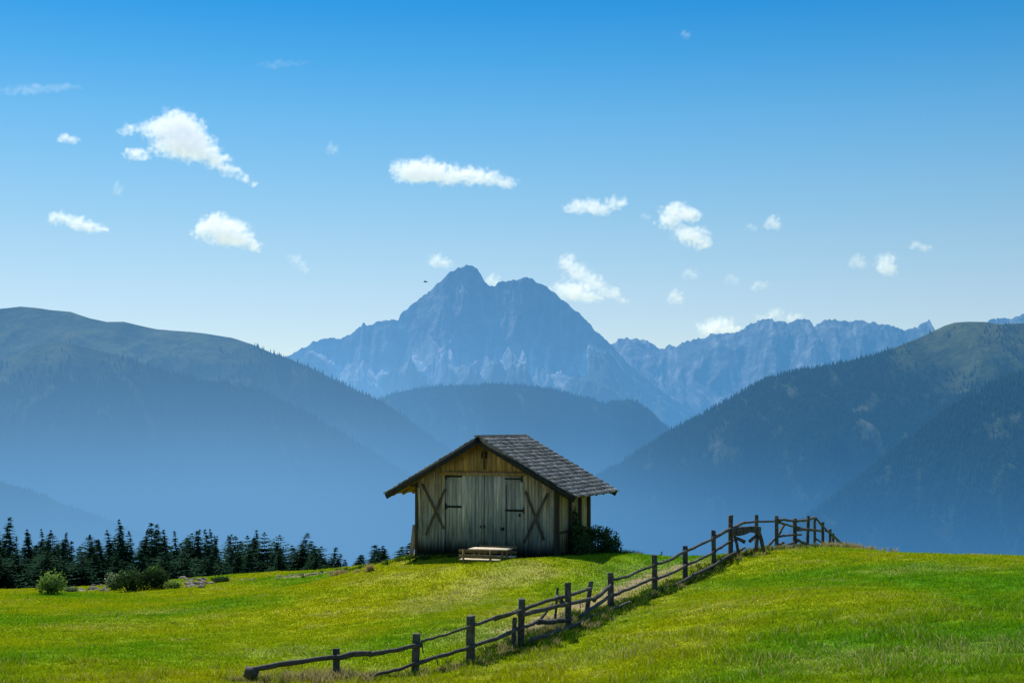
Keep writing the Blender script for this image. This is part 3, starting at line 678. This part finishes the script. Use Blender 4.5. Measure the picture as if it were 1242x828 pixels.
RAILS = [([(299,813),(352,803),(413,796)],6.4,fr),([(409,796.5),(430,793),(450,791.5)],6.6,fr),([(447,793.5),(480,788),(512.5,781)],5.6,fr),([(511,777),(540,769),(571,759)],3.2,fr+.02),([(573,758),(602,748),(631,740)],4,fr),
 ([(424,820.5),(452,819),(478,813),(503,805)],4,fr),([(500,805.5),(535,795.5),(572,784)],5,fr),([(569,784.5),(600,774),(634,760.5)],5,fr),([(533,815.5),(553,809),(574,802)],3,fr),
 ([(600,750),(637,737.5),(662,729),(681,723.5)],4.6,.15),([(678,725),(698,718.5),(716,713.5)],4.6,.6),
 ([(630,745.5),(660,738.5),(690,731.5),(722,725.5)],5,fr),([(720,726.5),(730,719),(743,707)],5,fr+.03),
 ([(628,762),(643,757),(654,752.5)],4.6,fr+.02),([(652,754),(672,753),(692,750.5)],6.2,fr),([(703,748),(722,735),(743,719.5)],4.2,-.5),
 ([(642,776),(668,768),(691,760),(718,748),(745,737.5),(764,729.5)],3.6,-1.0),([(770,732.5),(780,727),(791,719)],2.6,-.9),
 ([(744,702.5),(760,699),(778,691),(796,684.5)],3.2,fr),([(744,721.5),(762,714),(780,706),(797,700)],3.8,fr),
 ([(793,685),(812,679),(830,669),(850,660),(868,652)],3.6,fr),([(864,652.5),(884,642),(903,633)],4,fr),
 ([(794,702.5),(812,696),(837,683),(852,676.5),(868,668.5)],3.4,fr),([(864,669.5),(878,661),(890,654.5)],3.4,fr),([(816,711),(842,697),(867,685),(886,673),(903,664)],3.8,-1.0),
 ([(901,634.5),(918,632),(943,632)],2.8,fr),([(941,630.5),(952,630),(966,631.5)],3.4,fr),([(963,632),(975,631),(989.5,627.5)],3.6,fr),
 ([(944,633),(958,637),(975,640.5)],2.4,fr),([(945,649.8),(958,648.3),(971.5,648)],3,fr),([(965,642),(980,642),(995,643.5)],3.8,fr),([(963,652.5),(974,657.5),(985,662.5)],3.2,fr),
 ([(940,665.5),(953,661),(967,656.5)],2.8,fr),([(951,636),(945,647),(929,664.5)],3.2,.2),([(989,628),(998,638),(1010,650),(1022,660)],2.4,fr),([(989,653),(1000,659),(1008,664)],2.4,fr),([(1001,643),(1010,648),(1020,657)],2,fr),
 ([(940,664),(946,660.5),(950,658)],4.2,fr-.1)]
for pts, wd, dY in RAILS:
    P3 = [W3(u,v,dY) for u,v in pts]; fine = []
    for q0, q1 in zip(P3[:-1], P3[1:]):
        for i in range(4):
            f_ = i/4; c_ = q0.lerp(q1, f_); fine.append(c_+Vector((0, random.uniform(-.015,.015), random.uniform(-.014,.014))))
    fine.append(P3[-1]); um = pts[len(pts)//2][0]; r0 = wd/F*fy(um)/2
    rr = [r0*random.uniform(.88,1.1)*(1.06-.14*i/len(fine)) for i in range(len(fine))]
    mb = MB(); mb.tube(fine, rr, 8, .10); mb.build('rail', W_FENCE, fence, smooth=False)
# broken end at the lower left
mb = MB(); mb.tube([W3(297,812.5,fr),W3(304,814,fr),W3(313,817,fr)], [.10,.13,.09], 8, .25); mb.tube([W3(306,816,fr),W3(304,823,fr),W3(303,830,fr)], [.05,.04,.03], 6, .2); mb.build('broken_end', W_FENCE, fence)
mb = MB(); mb.tube([W3(655,752,.2),W3(662,742,.6),W3(669.5,731.5,1.0)], .035, 6, .15); mb.build('prop', W_FENCE, fence)
mb = MB(); mb.tube([W3(675,722,1.5),W3(684,732,.3)], .06, 6, .15); mb.build('prop', W_FENCE, fence)
for q in ([(783,705),(786,711)], [(529,795),(531,806)], [(512,783),(513.5,792)], [(703,730),(704,736)]):
    mb = MB(); mb.tube([W3(q[0][0],q[0][1],fr-.06),W3(q[1][0],q[1][1],fr-.1)], .012, 5, .2); mb.build('twig_tie', W_FENCE, fence)
# trough lying on its trestle at the crest
to = at(887, 665, fy(887)-.35); tro = empty('log_trough', to); tag(tro, 'thick hollowed grey log on trestle legs beside the tall crest post', 'trough')
def T3(u, v, d_=0.0): return at(u, v, fy(887)-.35+d_)-to
mb = MB()
top_ = [(887.5,641),(893,639),(902,638.2),(912,637.6),(919,637.4),(923.5,639)]; bot = [(887.5,650),(893,650),(901,649),(910,645.5),(917,646),(922.5,652)]
for (ua,va),(ub,vb),(uc,vc_),(ud,vd) in zip(top_[:-1],top_[1:],bot[:-1],bot[1:]):
    f0 = lambda u_, v_, dd2: T3(u_, v_, dd2)
    mb.hexa([f0(uc,vc_,-.14),f0(ud,vd,-.14),f0(ud,vd,.16),f0(uc,vc_,.16),f0(ua,va,-.10),f0(ub,vb,-.10),f0(ub,vb,.12),f0(ua,va,.12)], .8)
mb.build('trough_body', W_FENCE, tro, bevel=.02)
for q, r_ in (([(921,646),(924,655),(926.5,669)],.07),([(891,650),(893.5,658),(895.5,669)],.055),([(919,648),(917,668)],.06)):
    mb = MB(); mb.tube([T3(a,b) for a,b in q], r_, 7, .12); mb.build('leg', W_FENCE, tro)
for q in ([(891,651.5),(897,654),(903.5,657.3)], [(916,650),(912,653.5),(908.5,656.8)]):
    mb = MB(); mb.tube([T3(a,b,-.05) for a,b in q], [.05,.06,.07], 7, .12); mb.build('brace', W_FENCE, tro)
#================================================================== foliage
def leaf_mat(name, c0, c1, tr=.3, gloss=.04):
    m, t = new_mat(name); P = t.n('ShaderNodeNewGeometry').outputs['Position']
    rnd = t.n('ShaderNodeObjectInfo').outputs['Random']
    vc = t.n('ShaderNodeSeparateColor', {0: t.n('ShaderNodeVertexColor', layer_name='Col').outputs[0]}).outputs[0]
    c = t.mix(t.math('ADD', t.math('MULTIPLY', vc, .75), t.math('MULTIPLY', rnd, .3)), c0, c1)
    df = t.n('ShaderNodeBsdfDiffuse', {0: c}).outputs[0]; tl_ = t.n('ShaderNodeBsdfTranslucent', {0: c}).outputs[0]
    s1 = t.n('ShaderNodeMixShader', {0: tr, 1: df, 2: tl_}).outputs[0]
    gl = t.n('ShaderNodeBsdfGlossy', {0: (1,1,1,1), 1: .55}).outputs[0]
    out(t, t.n('ShaderNodeMixShader', {0: gloss, 1: s1, 2: gl}).outputs[0]); return m
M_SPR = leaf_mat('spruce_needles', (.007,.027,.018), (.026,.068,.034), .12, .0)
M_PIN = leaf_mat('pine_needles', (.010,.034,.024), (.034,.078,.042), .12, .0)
m, t = new_mat('bark'); P = t.n('ShaderNodeTexCoord').outputs['Object']; out(t, surf(t, t.mix(t.noise(P, 6, 5), (.03,.022,.016), (.10,.075,.055)), .9)); BARK = m
def conifer(kind, seed, H=20.0):
    r = np.random.default_rng(seed); qs = []; cs = []
    if kind == 'spire': Rm, ex, z0, nl, nb = .16*H, .82, .06, 56, 12
    elif kind == 'spruce': Rm, ex, z0, nl, nb = .235*H, .80, .05, 54, 16
    else: Rm, ex, z0, nl, nb = .235*H, .0, .10, 46, 18
    lean = r.normal(0, .01, 2)*H
    for i in range(nl):
        f = (i+r.random()*.6)/nl; z = z0+(1-z0)*f
        if ex: rad = Rm*((1-f)**ex)*(.72+.5*r.random())+.05
        else: rad = Rm*math.sqrt(max(0, math.sin(math.pi*min(1, .16+.86*f))))*(.65+.55*r.random())*(1-.25*f)+.1
        for b in range(nb):
            if r.random() < .10: continue
            an = r.uniform(0, 6.283); L = rad*r.uniform(.55,1.12)
            droop = (-.25-.25*(1-f)) if ex else .15
            dx, dy = math.cos(an), math.sin(an); ns = max(2, int(L/.42))
            for k in range(ns):
                q = (k+.7)/ns; cx, cy = dx*L*q, dy*L*q; cz = z*H+droop*L*q+ (.18*L*q*q if ex else 0)+r.normal(0,.07)
                wv = (.80*(1-q*.5)+.16)*r.uniform(.6,1.2)*(.2+.8*min(1,(1-f)*3)); ln = .75*r.uniform(.7,1.2)*(.3+.7*min(1,(1-f)*3))
                px_, py_ = -dy*wv*.5, dx*wv*.5
                dz = droop*ln-.05; tz = r.uniform(-.28,.28)*wv-.18*wv
                qs.append([(cx-px_*1.0, cy-py_, cz-abs(tz)),(cx+dx*ln*.5-px_*.2, cy+dy*ln*.5-py_*.2, cz+dz*.5+.03),(cx+dx*ln, cy+dy*ln, cz+dz),(cx+px_, cy+py_, cz-abs(tz)*.6),(cx-dx*.12, cy-dy*.12, cz+.05)])
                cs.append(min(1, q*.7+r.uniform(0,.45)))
    n_ = len(qs); V = np.array(qs); V[:,:,0] += lean[0]*(V[:,:,2]/H)**2*6; V[:,:,1] += lean[1]*(V[:,:,2]/H)**2*6
    base = (np.arange(n_)*5)[:,None]; idx = (base+np.array([[0,1,4, 1,2,3, 1,3,4]])).ravel()
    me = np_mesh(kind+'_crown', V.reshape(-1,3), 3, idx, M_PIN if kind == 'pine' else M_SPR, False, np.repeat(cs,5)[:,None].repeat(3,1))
    mb = MB(); mb.tube([(0,0,-1),(0,0,H*.3),(lean[0]*1.5,lean[1]*1.5,H*.6),(lean[0]*5,lean[1]*5,H*.97)], [.26,.20,.12,.03], 7, .08)
    tr_ = mb.build('trunk', BARK); return me, tr_
PROT = {k: [conifer(k, 100+i*7+len(k)) for i in range(3)] for k in ('spire','spruce','pine')}
usedtr = set()
def add_tree(u, v, kind, Y, label, wsc=1.0, group='dark conifers in the row behind the meadow'):
    p = at(u, v, Y); zb = float(ground_z(np.array([p.x]), np.array([Y]), False)[0])-.2
    me, trk = random.choice(PROT[kind]); H = p.z-zb; s_ = H/20.0
    e = empty({'spire':'spruce_tree','spruce':'spruce_tree','pine':'stone_pine_tree'}[kind], (p.x, Y, zb), random.uniform(0,6.28)); w_ = s_*wsc*random.uniform(.92,1.08); e.scale = (w_, w_, s_)
    tag(e, label, 'tree', group)
    c_ = link('crown', me, e)
    if id(trk) in usedtr: t_ = trk.copy(); COL.objects.link(t_)
    else: t_ = trk; usedtr.add(id(trk))
    t_.parent = e; t_.name = 'trunk'
TREES = [(2,625,'spruce'),(10,637,'spruce'),(19,650,'spire'),(28,638,'spire'),(37,645,'spruce'),(42.5,641,'spruce'),(49,641,'spruce'),(57,641,'spire'),(66,646,'pine'),(71.5,643,'spire'),(80,652,'spire'),(88,655,'spruce'),(94,650,'spire'),
 (108,647,'pine'),(118,645,'spire'),(133,652,'spruce'),(144,641,'spruce'),(153,629,'spruce'),(160,637,'spire'),(167,641,'spire'),(171,639,'spire'),(182,633.5,'spruce'),(186.5,632.5,'spruce'),(196,642,'pine'),(204,641,'spruce'),
 (214,652,'spire'),(219,643,'spire'),(226,645,'pine'),(233,639,'spire'),(246,641,'spruce'),(253,649,'spire'),(258,641,'spruce'),(264.5,641,'spire'),(270,649,'spire'),(277,647,'pine'),(284,649,'pine'),(290,649,'spire'),
 (303,648,'pine'),(310,643,'spire'),(320,645,'pine'),(333,647,'pine'),(348.5,645.5,'spire'),(355,663,'pine'),(364,670,'pine'),(374,659,'spruce'),(383,661.5,'pine'),(392,664,'spruce'),(397,660,'spire'),(402,671,'spruce'),(409,676,'spire'),
 (415,676,'spire'),(421.5,672.5,'spruce'),(429,677,'spire'),(435,675,'spire'),(439,672.5,'spire'),(446,670,'spruce'),(452,658,'spruce'),(458,668,'pine'),(464,662,'spruce'),(470,668,'spruce'),(477,658,'spruce'),(483,667,'spire')]
ORD = ['first','second','third','fourth','fifth','sixth','seventh','eighth','ninth','tenth','eleventh','twelfth','thirteenth','fourteenth','fifteenth','sixteenth','seventeenth','eighteenth','nineteenth','twentieth','twenty-first','twenty-second','twenty-third','twenty-fourth','twenty-fifth','twenty-sixth','twenty-seventh','twenty-eighth']
ORD2 = ORD+['twenty-ninth','thirtieth']+['thirty-'+b for b in ORD[:9]]+['fortieth']+['forty-'+b for b in ORD[:9]]+['fiftieth']+['fifty-'+b for b in ORD[:9]]
kn = {'spire':'narrow pointed spruce','spruce':'full dark spruce','pine':'round-topped paler pine'}; cnt = {k: 0 for k in kn}
for u,v,k in TREES:
    add_tree(u, v, k, np.interp(u, [0,200,350,490],[185,205,235,255])+random.uniform(-6,6), f'{kn[k]} in the tree row, {ORD[cnt[k]]} of its kind from the left', .95*(1.6 if u > 345 else 1.0) if k != 'pine' else .85*(1.4 if u > 345 else 1.0)); cnt[k] += 1
j = 0
for u in np.arange(-14, 400, 13.5):
    u2 = u+random.uniform(-4,4); v = np.interp(u2, [0,120,200,350,400],[672,676,668,672,684])+random.uniform(-8,7); 
    add_tree(u2, v, random.choice(['pine','pine','spruce']), np.interp(u2,[0,200,350,490],[160,182,215,240])+random.uniform(-4,4), f'short bushy conifer low in front of the tall tree row, {(ORD+["twenty-ninth","thirtieth","thirty-first","thirty-second"])[j]} from the left', 1.5, 'short conifers at the foot of the tree row'); j += 1
j = 0
for u in list(np.arange(4, 345, 10.0))+[352,362,371,380,390,399,407,417,427,437,446,454,462,471,480]:
    add_tree(u+random.uniform(-3,3), (657 if u < 345 else np.interp(u,[345,400,430,450,485],[660,666,678,668,662]))+random.uniform(-6,8), 'spruce', (225 if u < 345 else 262)+random.uniform(0,14), f'half-hidden spruce at the back of the tree row, {ORD2[j]} from the left', 1.75, 'conifers filling the back of the tree row'); j += 1
for u,v,lb_ in ((795,667.5,'lone spruce tip showing behind the track beside a fence post'),(842,674,'small spruce tip showing in the saddle between hill and fence'),(852,679,'lowest spruce tip in the saddle beside the fence')):
    add_tree(u, v, 'spire', 190, lb_, 1.0, None)
# shrubs
M_B1 = leaf_mat('light_shrub_leaves', (.07,.15,.02), (.34,.48,.10), .35, .02)
M_B2 = leaf_mat('dark_shrub_leaves', (.010,.030,.008), (.075,.16,.035), .25, .02)
M_B3 = leaf_mat('grey_green_leaves', (.07,.13,.04), (.34,.42,.22), .3, .03)
def shrub(name, X, Y, z, lobes, mat, size, per, label, group=None, cat='bush'):
    e = empty(name, (X, Y, z)); tag(e, label, cat, group); Vs = []; cs = []
    mb = MB()
    for (cx,cy,cz,rx,ry,rz) in lobes:
        n_ = int(per*(rx*ry+ry*rz+rx*rz)/3/(size*size)*15)
        d_ = rng.normal(size=(n_,3)); d_ /= np.linalg.norm(d_,axis=1)[:,None]; rr = .45+.75*rng.random(n_)**.8
        lump = 1+.45*np.array([mnoise.noise(Vector(q)*2.6+Vector((cx*9,cy,cz))) for q in d_])
        c_ = np.array((cx,cy,cz))+d_*np.array((rx,ry,rz))*(rr*lump)[:,None]
        c_ = c_[c_[:,2] > -.03]; n_ = len(c_)
        a_ = rng.normal(size=(n_,3)); a_ /= np.linalg.norm(a_,axis=1)[:,None]; b_ = np.cross(a_, rng.normal(size=(n_,3))); b_ /= np.linalg.norm(b_,axis=1)[:,None]
        s_ = size*rng.uniform(.5,1.2,(n_,1)); Vs.append(np.stack([c_-a_*s_, c_-b_*s_*.45, c_+a_*s_, c_+b_*s_*.45],1)); cs.append(np.clip(.35+.5*(c_[:,2]-cz)/rz*.6+rng.uniform(-.3,.4,n_),0,1))
        for _ in range(4):
            q = Vector((cx+random.uniform(-.7,.7)*rx, cy+random.uniform(-.7,.7)*ry, cz+rz*random.uniform(0,.8))); mb.tube([(cx*.4,cy*.4,-.1),q*.5+Vector((0,0,.05)),q], [.012,.010,.006], 5, .1)
    V = np.concatenate(Vs); c_ = np.concatenate(cs); idx = np.arange(len(V)*4)
    link('foliage', np_mesh('foliage', V.reshape(-1,3), 4, idx, mat, False, np.repeat(c_,4)[:,None].repeat(3,1)), e); mb.build('stems', BARK, e)
def shrub_px(u, vb, wpx, hpx, mat, label, size=.06, per=.42, lob=7, name='shrub', Y=None, z=None):
    p_ = hit(u, vb) if Y is None else None
    if p_ is None: a_ = at(u, vb, Y or 62); p_ = Vector((a_.x, a_.y, gz(a_.x, a_.y)))
    k = p_.y/F; W_, H_ = wpx*k, hpx*k; L = [(0,0,H_*.42,W_*.36,W_*.34,H_*.5)]
    for i in range(lob):
        a_ = 6.283*i/lob+random.uniform(-.3,.3); L.append((math.cos(a_)*W_*.27, math.sin(a_)*W_*.2, H_*random.uniform(.25,.6), W_*.22, W_*.2, H_*random.uniform(.25,.36)))
    shrub(name, p_.x, p_.y, p_.z, L, mat, size*1.25, per*1.5, label)
shrub_px(62, 721, 36, 29, M_B1, 'round light green shrub standing alone at the left of the stone heap', .065)
shrub_px(139, 716, 26, 22, M_B3, 'low grey-green shrub just left of the large dark shrub', .06)
shrub_px(160, 717, 44, 27, M_B2, 'large dark green shrub in the middle of the stone heap', .07)
shrub_px(188, 715, 36, 33, M_B2, 'tallest shrub of the heap with a pale upright tip', .07)
shrub_px(190, 700, 17, 27, M_B1, 'pale green bushy sapling rising above the dark shrubs', .06, lob=4, Y=71)
shrub_px(210, 714, 22, 11, M_B1, 'low pale shrub at the foot of the stones', .05)
shrub_px(86, 718, 18, 7, M_B3, 'flat grey-green shrub beside the round light shrub', .05)
shrub_px(268, 706, 24, 8, M_B2, 'low dark shrub right of the pale stones', .05)
x_, y_ = bl(-.55, 2.3); shrub('shrub', x_, y_, gz(x_, y_), [(0,0,.5,.45,.45,.6),(-.2,0,.95,.3,.3,.4),(.2,-.1,.9,.3,.3,.5)], M_B1, .055, .8, 'small light green shrub behind the left corner of the barn')
x_, y_ = bl(BW+.55, 1.3); shrub('bush', x_, y_, gz(x_,y_)-.05, [(0,0,.4,.45,.75,.5),(.1,-.7,.32,.4,.5,.4),(.05,.6,.55,.42,.6,.55),(-.15,.8,1.0,.25,.35,.45),(-.1,.2,.85,.25,.35,.35),(-.2,.85,1.5,.12,.2,.35)], M_B2, .07, 1.0, 'tall dark bush climbing the right side wall of the barn')
x_, y_ = bl(BW+.85, 2.1); shrub('bush', x_, y_, gz(x_,y_)-.05, [(0,0,.45,.75,.7,.55),(.55,0,.55,.42,.5,.42),(-.5,0,.6,.5,.5,.5),(.75,-.1,.3,.35,.4,.35),(.1,0,.85,.45,.4,.28)], M_B2, .075, 1.0, 'wide rounded dark leafy bush to the right of the barn')
# stones
m, t = new_mat('pale_limestone'); P = t.n('ShaderNodeTexCoord').outputs['Object']; rn = t.n('ShaderNodeObjectInfo').outputs['Random']
c = t.mix(rn, (.10,.075,.05), (.48,.43,.36)); c = t.mix(t.noise(P, 9, 5), c, t.mix(.5, c, (.12,.10,.09))); out(t, surf(t, c, .9, t.noise(P, 14, 5), .6, .03)); STONE = m
def rock_mesh(seed):
    r = random.Random(seed); import bmesh
    bm = bmesh.new(); bmesh.ops.create_icosphere(bm, subdivisions=2, radius=1)
    o_ = Vector((r.uniform(-9,9),)*3)
    pl = [(Vector((r.gauss(0,1),r.gauss(0,1),r.gauss(0,1))).normalized(), r.uniform(.5,.85)) for _ in range(7)]
    for v_ in bm.verts:
        for n_, d_ in pl:
            q = v_.co.dot(n_)-d_
            if q > 0: v_.co -= n_*q
        v_.co *= 1+.18*mnoise.noise(v_.co*1.6+o_); v_.co.z *= .62
    me = bpy.data.meshes.new('stone'); bm.to_mesh(me); bm.free(); me.materials.append(STONE); return me
RM_ = [rock_mesh(i) for i in range(6)]
def stone(u, v, s_, label, group):
    p_ = hit(u, v, 50, 100)
    if p_ is None: return
    o = link('stone', random.choice(RM_)); o.location = p_+Vector((0,0,s_*.15)); o.rotation_euler = (random.uniform(-.4,.4),random.uniform(-.4,.4),random.uniform(0,6)); o.scale = (s_*random.uniform(.7,1.5), s_*random.uniform(.7,1.2), s_*random.uniform(.6,1.1)); tag(o, label, 'stone', group)
for _ in range(30): stone(random.uniform(96,130), random.uniform(709,717.5), random.uniform(.07,.2), 'brownish stone in the heap between the round shrub and dark shrubs', 'stones of the left heap')
for _ in range(60): stone(random.gauss(236,11), random.uniform(702,713), random.uniform(.07,.22), 'pale stone in the heap right of the dark shrubs', 'stones of the pale heap')
for _ in range(30): stone(random.uniform(262,312), random.uniform(701,706), random.uniform(.04,.10), 'small stone scattered along the strip right of the pale heap', 'stones scattered beside the pale heap')
for _ in range(46): 
    u_ = random.uniform(335,408); stone(u_, np.interp(u_,[335,408],[700,693.5])+random.uniform(-1.5,1.5), random.uniform(.05,.12), 'small stone in the low line below the tree row', 'stones in the low line')
for u_, v_ in ((34,0),): pass
# straw-coloured tussocks by the stone line
def tussock(u, v, wpx, hpx, label):
    p_ = hit(u, v, 50, 100); k = p_.y/F; n_ = 420
    X = rng.normal(0, wpx*k*.28, n_); Y_ = rng.normal(0, wpx*k*.2, n_); H_ = hpx*k*rng.uniform(.5,1.1,n_)*np.exp(-(X/(wpx*k*.45))**2)
    cc = np.array((.46,.36,.17))*rng.uniform(.5,1.3,(n_,1)); me = blades(X, Y_, H_, np.full(n_,.035), rng.uniform(.1,.6,n_), cc, 'grass_tussock', np.zeros(n_)-.02)
    o = link('grass_tussock', me); o.location = p_; tag(o, label, 'grass tussock')
tussock(414, 697, 30, 8, 'wide straw-coloured grass tussock at the end of the stone line')
tussock(436, 694, 16, 5, 'small flat straw tussock between two larger ones')
tussock(449, 694, 13, 11, 'upright straw-coloured tussock nearest the barn')
#================================================================== bird
mb = MB(); mb.tube([(-.22,0,0),(-.1,0,.02),(.05,0,.02),(.2,0,.03),(.27,0,.02)], [.01,.05,.06,.035,.01], 8)
m, t = new_mat('dark_plumage'); out(t, surf(t, (.02,.02,.022), .8)); 
bd = empty('bird', at(516,342,150)); tag(bd, 'tiny dark bird flying left of the rocky double peak', 'bird'); mb.build('body', m, bd, smooth=True)
for sg in (-1,1):
    mb = MB(); mb.hexa([(-.08,0,.02),(.10,0,.02),(.10,sg*.02,.02),(-.08,sg*.02,.02),(-.1,sg*.30,.10),(.03,sg*.30,.12),(.02,sg*.32,.12),(-.1,sg*.32,.10)]); mb.build('wing', m, bd)

#================================================================== clouds
CLOUDS = [
 ('large white cumulus with a long tail trailing down to the right', 1.0, [(166,187,17,8),(155,158,12,7),(186,156,20,11),(212,149,22,17),(232,160,19,18),(204,174,24,16),(248,178,18,15),(262,194,18,12),(280,207,14,8),(296,216,10,5),(309,223,7,3.5),(228,182,22,15)]),
 ('small flat white cloud left of the large cumulus', .8, [(78,167,11,4.5),(88,169,12,4.5)]),
 ('low slanting white cloud near the left edge of the sky', .9, [(72,264,17,8),(94,270,17,8),(112,275,15,7),(125,279,9,4)]),
 ('rounded white cloud above the left mountain ridge', 1.0, [(262,271,22,13),(285,281,22,14),(246,280,15,10),(300,294,15,9),(270,289,20,10),(312,300,9,6)]),
 ('short wispy cloud just right of the rounded cloud', .45, [(356,313,9,6),(365,320,8,6),(371,327,5,4)]),
 ('long flat-based white cloud high over the double peak', 1.0, [(492,204,17,11),(516,205,22,14),(541,212,22,13),(570,213,22,11),(595,216,18,10),(615,222,13,7),(477,205,8,6),(502,214,24,8)]),
 ('faint cloud just left above the highest peak', .5, [(528,315,12,8),(540,318,12,7)]),
 ('white cloud with a thin right wisp, right of the sky centre', .85, [(696,252,14,7),(712,249,17,9),(728,255,14,7),(745,246,15,8),(756,246,9,5)]),
 ('two-lobed white cloud right of centre with a shaded lower lobe', .95, [(820,257,22,12),(838,261,14,8),(810,270,14,9),(845,287,17,14),(826,283,14,9),(856,297,9,6)]),
 ('tiny wisp left of the two-lobed cloud', .4, [(783,263,8,4)]),
 ('small round white cloud high on the right', .8, [(938,270,11,9)]),
 ('tiny flat cloud left of the small round one', .45, [(912,276,9,4)]),
 ('slanting cloud bank on the right shoulder of the peak', .75, [(688,320,13,12),(702,332,16,12),(722,343,16,10),(740,355,15,8),(755,365,9,5)]),
 ('broad low cloud directly under the slanting bank', .7, [(686,352,20,12),(706,355,20,11),(722,362,11,6)]),
 ('small white puff above the saddle right of the peak', .7, [(820,360,11,9)]),
 ('thin pale cloud above the small puff', .4, [(838,332,12,6)]),
 ('thin faint cloud left of the flat low streak', .3, [(889,338,11,6)]),
 ('small flat streak of cloud above the far range', .5, [(918,347,9,5),(929,344,8,5)]),
 ('white cloud resting behind the crest of the far range', .8, [(872,395,22,11),(858,401,13,8),(888,400,14,7)]),
 ('pale cloud touching the flat-topped far summits', .55, [(940,381,12,8),(926,387,10,6),(963,385,13,7)]),
 ('faint small puff left of the bright puff on the right', .45, [(1041,317,13,9)]),
 ('bright puff above the right mountain', .7, [(1074,317,15,11),(1078,327,11,9)]),
 ('thin flat cloud farthest to the right', .55, [(1110,297,10,4),(1122,300,12,4)]),
 ('tiny faint cloud near the top edge of the sky', .35, [(831,42,7,5)]),
 ('tiny round wisp between the two large clouds', .4, [(403,180,8,7)]),
 ('small cloud showing in the notch between the twin summits', .6, [(598,341,12,9)]),
 ('tiny wisp under the large cumulus', .3, [(143,229,6,9)]),
 ('thin white streak high at the left edge', .11, [(18,111,30,3),(50,107,34,4),(80,105,22,3)]),
 ('faint thin streak high left of centre', .07, [(330,79,24,3.5),(355,76,22,3)]),
]
CY = 14500.0
for ci, (lb_, dn_, blobs) in enumerate(CLOUDS):
    cu = sum(b[0] for b in blobs)/len(blobs); cv = sum(b[1] for b in blobs)/len(blobs); Yc = CY+(ci*137 % 900); c0 = at(cu, cv, Yc); k = Yc/F
    m, t = new_mat('glowing_cloud_vapour'); P = t.n('ShaderNodeTexCoord').outputs['Object']
    nv = t.n('ShaderNodeTexNoise', {'Vector': P, 'Scale': .011, 'Detail': 4.0}).outputs[1]
    Pd = t.vm('ADD', P, t.vm('MULTIPLY', t.vm('SUBTRACT', nv, (.5,.5,.5)), (210,200,150)))
    acc = None; V_ = []; Fc = []
    for (u_, v_, ru, rv) in blobs:
        q = at(u_, v_, Yc)-c0; r3 = (ru*k*1.3, max((ru+rv)/2, rv)*k*1.2, rv*k*1.38)
        dq = t.vm('LENGTH', t.vm('DIVIDE', t.vm('SUBTRACT', Pd, tuple(q)), r3)); f_ = t.math('MAXIMUM', t.math('SUBTRACT', 1.0, dq), 0.0)
        acc = f_ if acc is None else t.math('ADD', acc, f_)
        bm_ = MB(); i0 = len(V_); nS, nR = 12, 8
        import bmesh
        bm = bmesh.new(); bmesh.ops.create_icosphere(bm, subdivisions=2, radius=1)
        for v3 in bm.verts: V_.append((q.x+v3.co.x*r3[0]*1.12, q.y+v3.co.y*r3[1]*1.12, q.z+v3.co.z*r3[2]*1.15))
        for f3 in bm.faces: Fc.append([i0+v3.index for v3 in f3.verts])
        bm.free()
    nz = t.noise(P, .019, 7, .62)
    dens = t.math('SUBTRACT', acc, t.math('MULTIPLY', t.math('SUBTRACT', nz, .42), 2.8 if dn_ > .6 else 2.8))
    dens = t.math('MULTIPLY', t.math('MAXIMUM', t.math('MINIMUM', t.math('MULTIPLY', dens, 1.35), 1.0), 0.0), t.remap(acc, 0.0, .30))
    dens = t.math('MULTIPLY', dens, .0105*dn_)
    sct = t.n('ShaderNodeVolumeScatter', {0: (1,1,1,1), 1: dens, 2: .30}).outputs[0]
    em = t.n('ShaderNodeEmission', {0: (.86,.93,1.0,1), 1: t.math('MULTIPLY', dens, CL_EM)}).outputs[0] if False else t.n('ShaderNodeEmission', {0: (.74,.80,1.0,1), 1: t.math('MULTIPLY', dens, .19)}).outputs[0]  # faint glow added in the vapour to imitate multiple scattering
    out(t, None, t.n('ShaderNodeAddShader', {0: sct, 1: em}).outputs[0])
    me = np_mesh('cloud', np.array(V_), 3, np.array(Fc), m, True)
    o = link('cloud', me, None, c0); md = o.modifiers.new('skin', 'REMESH'); md.mode = 'VOXEL'; md.voxel_size = max(8, min(b[3] for b in blobs)*k*.35)
    tag(o, lb_, 'cloud', 'fair-weather clouds in the sky')
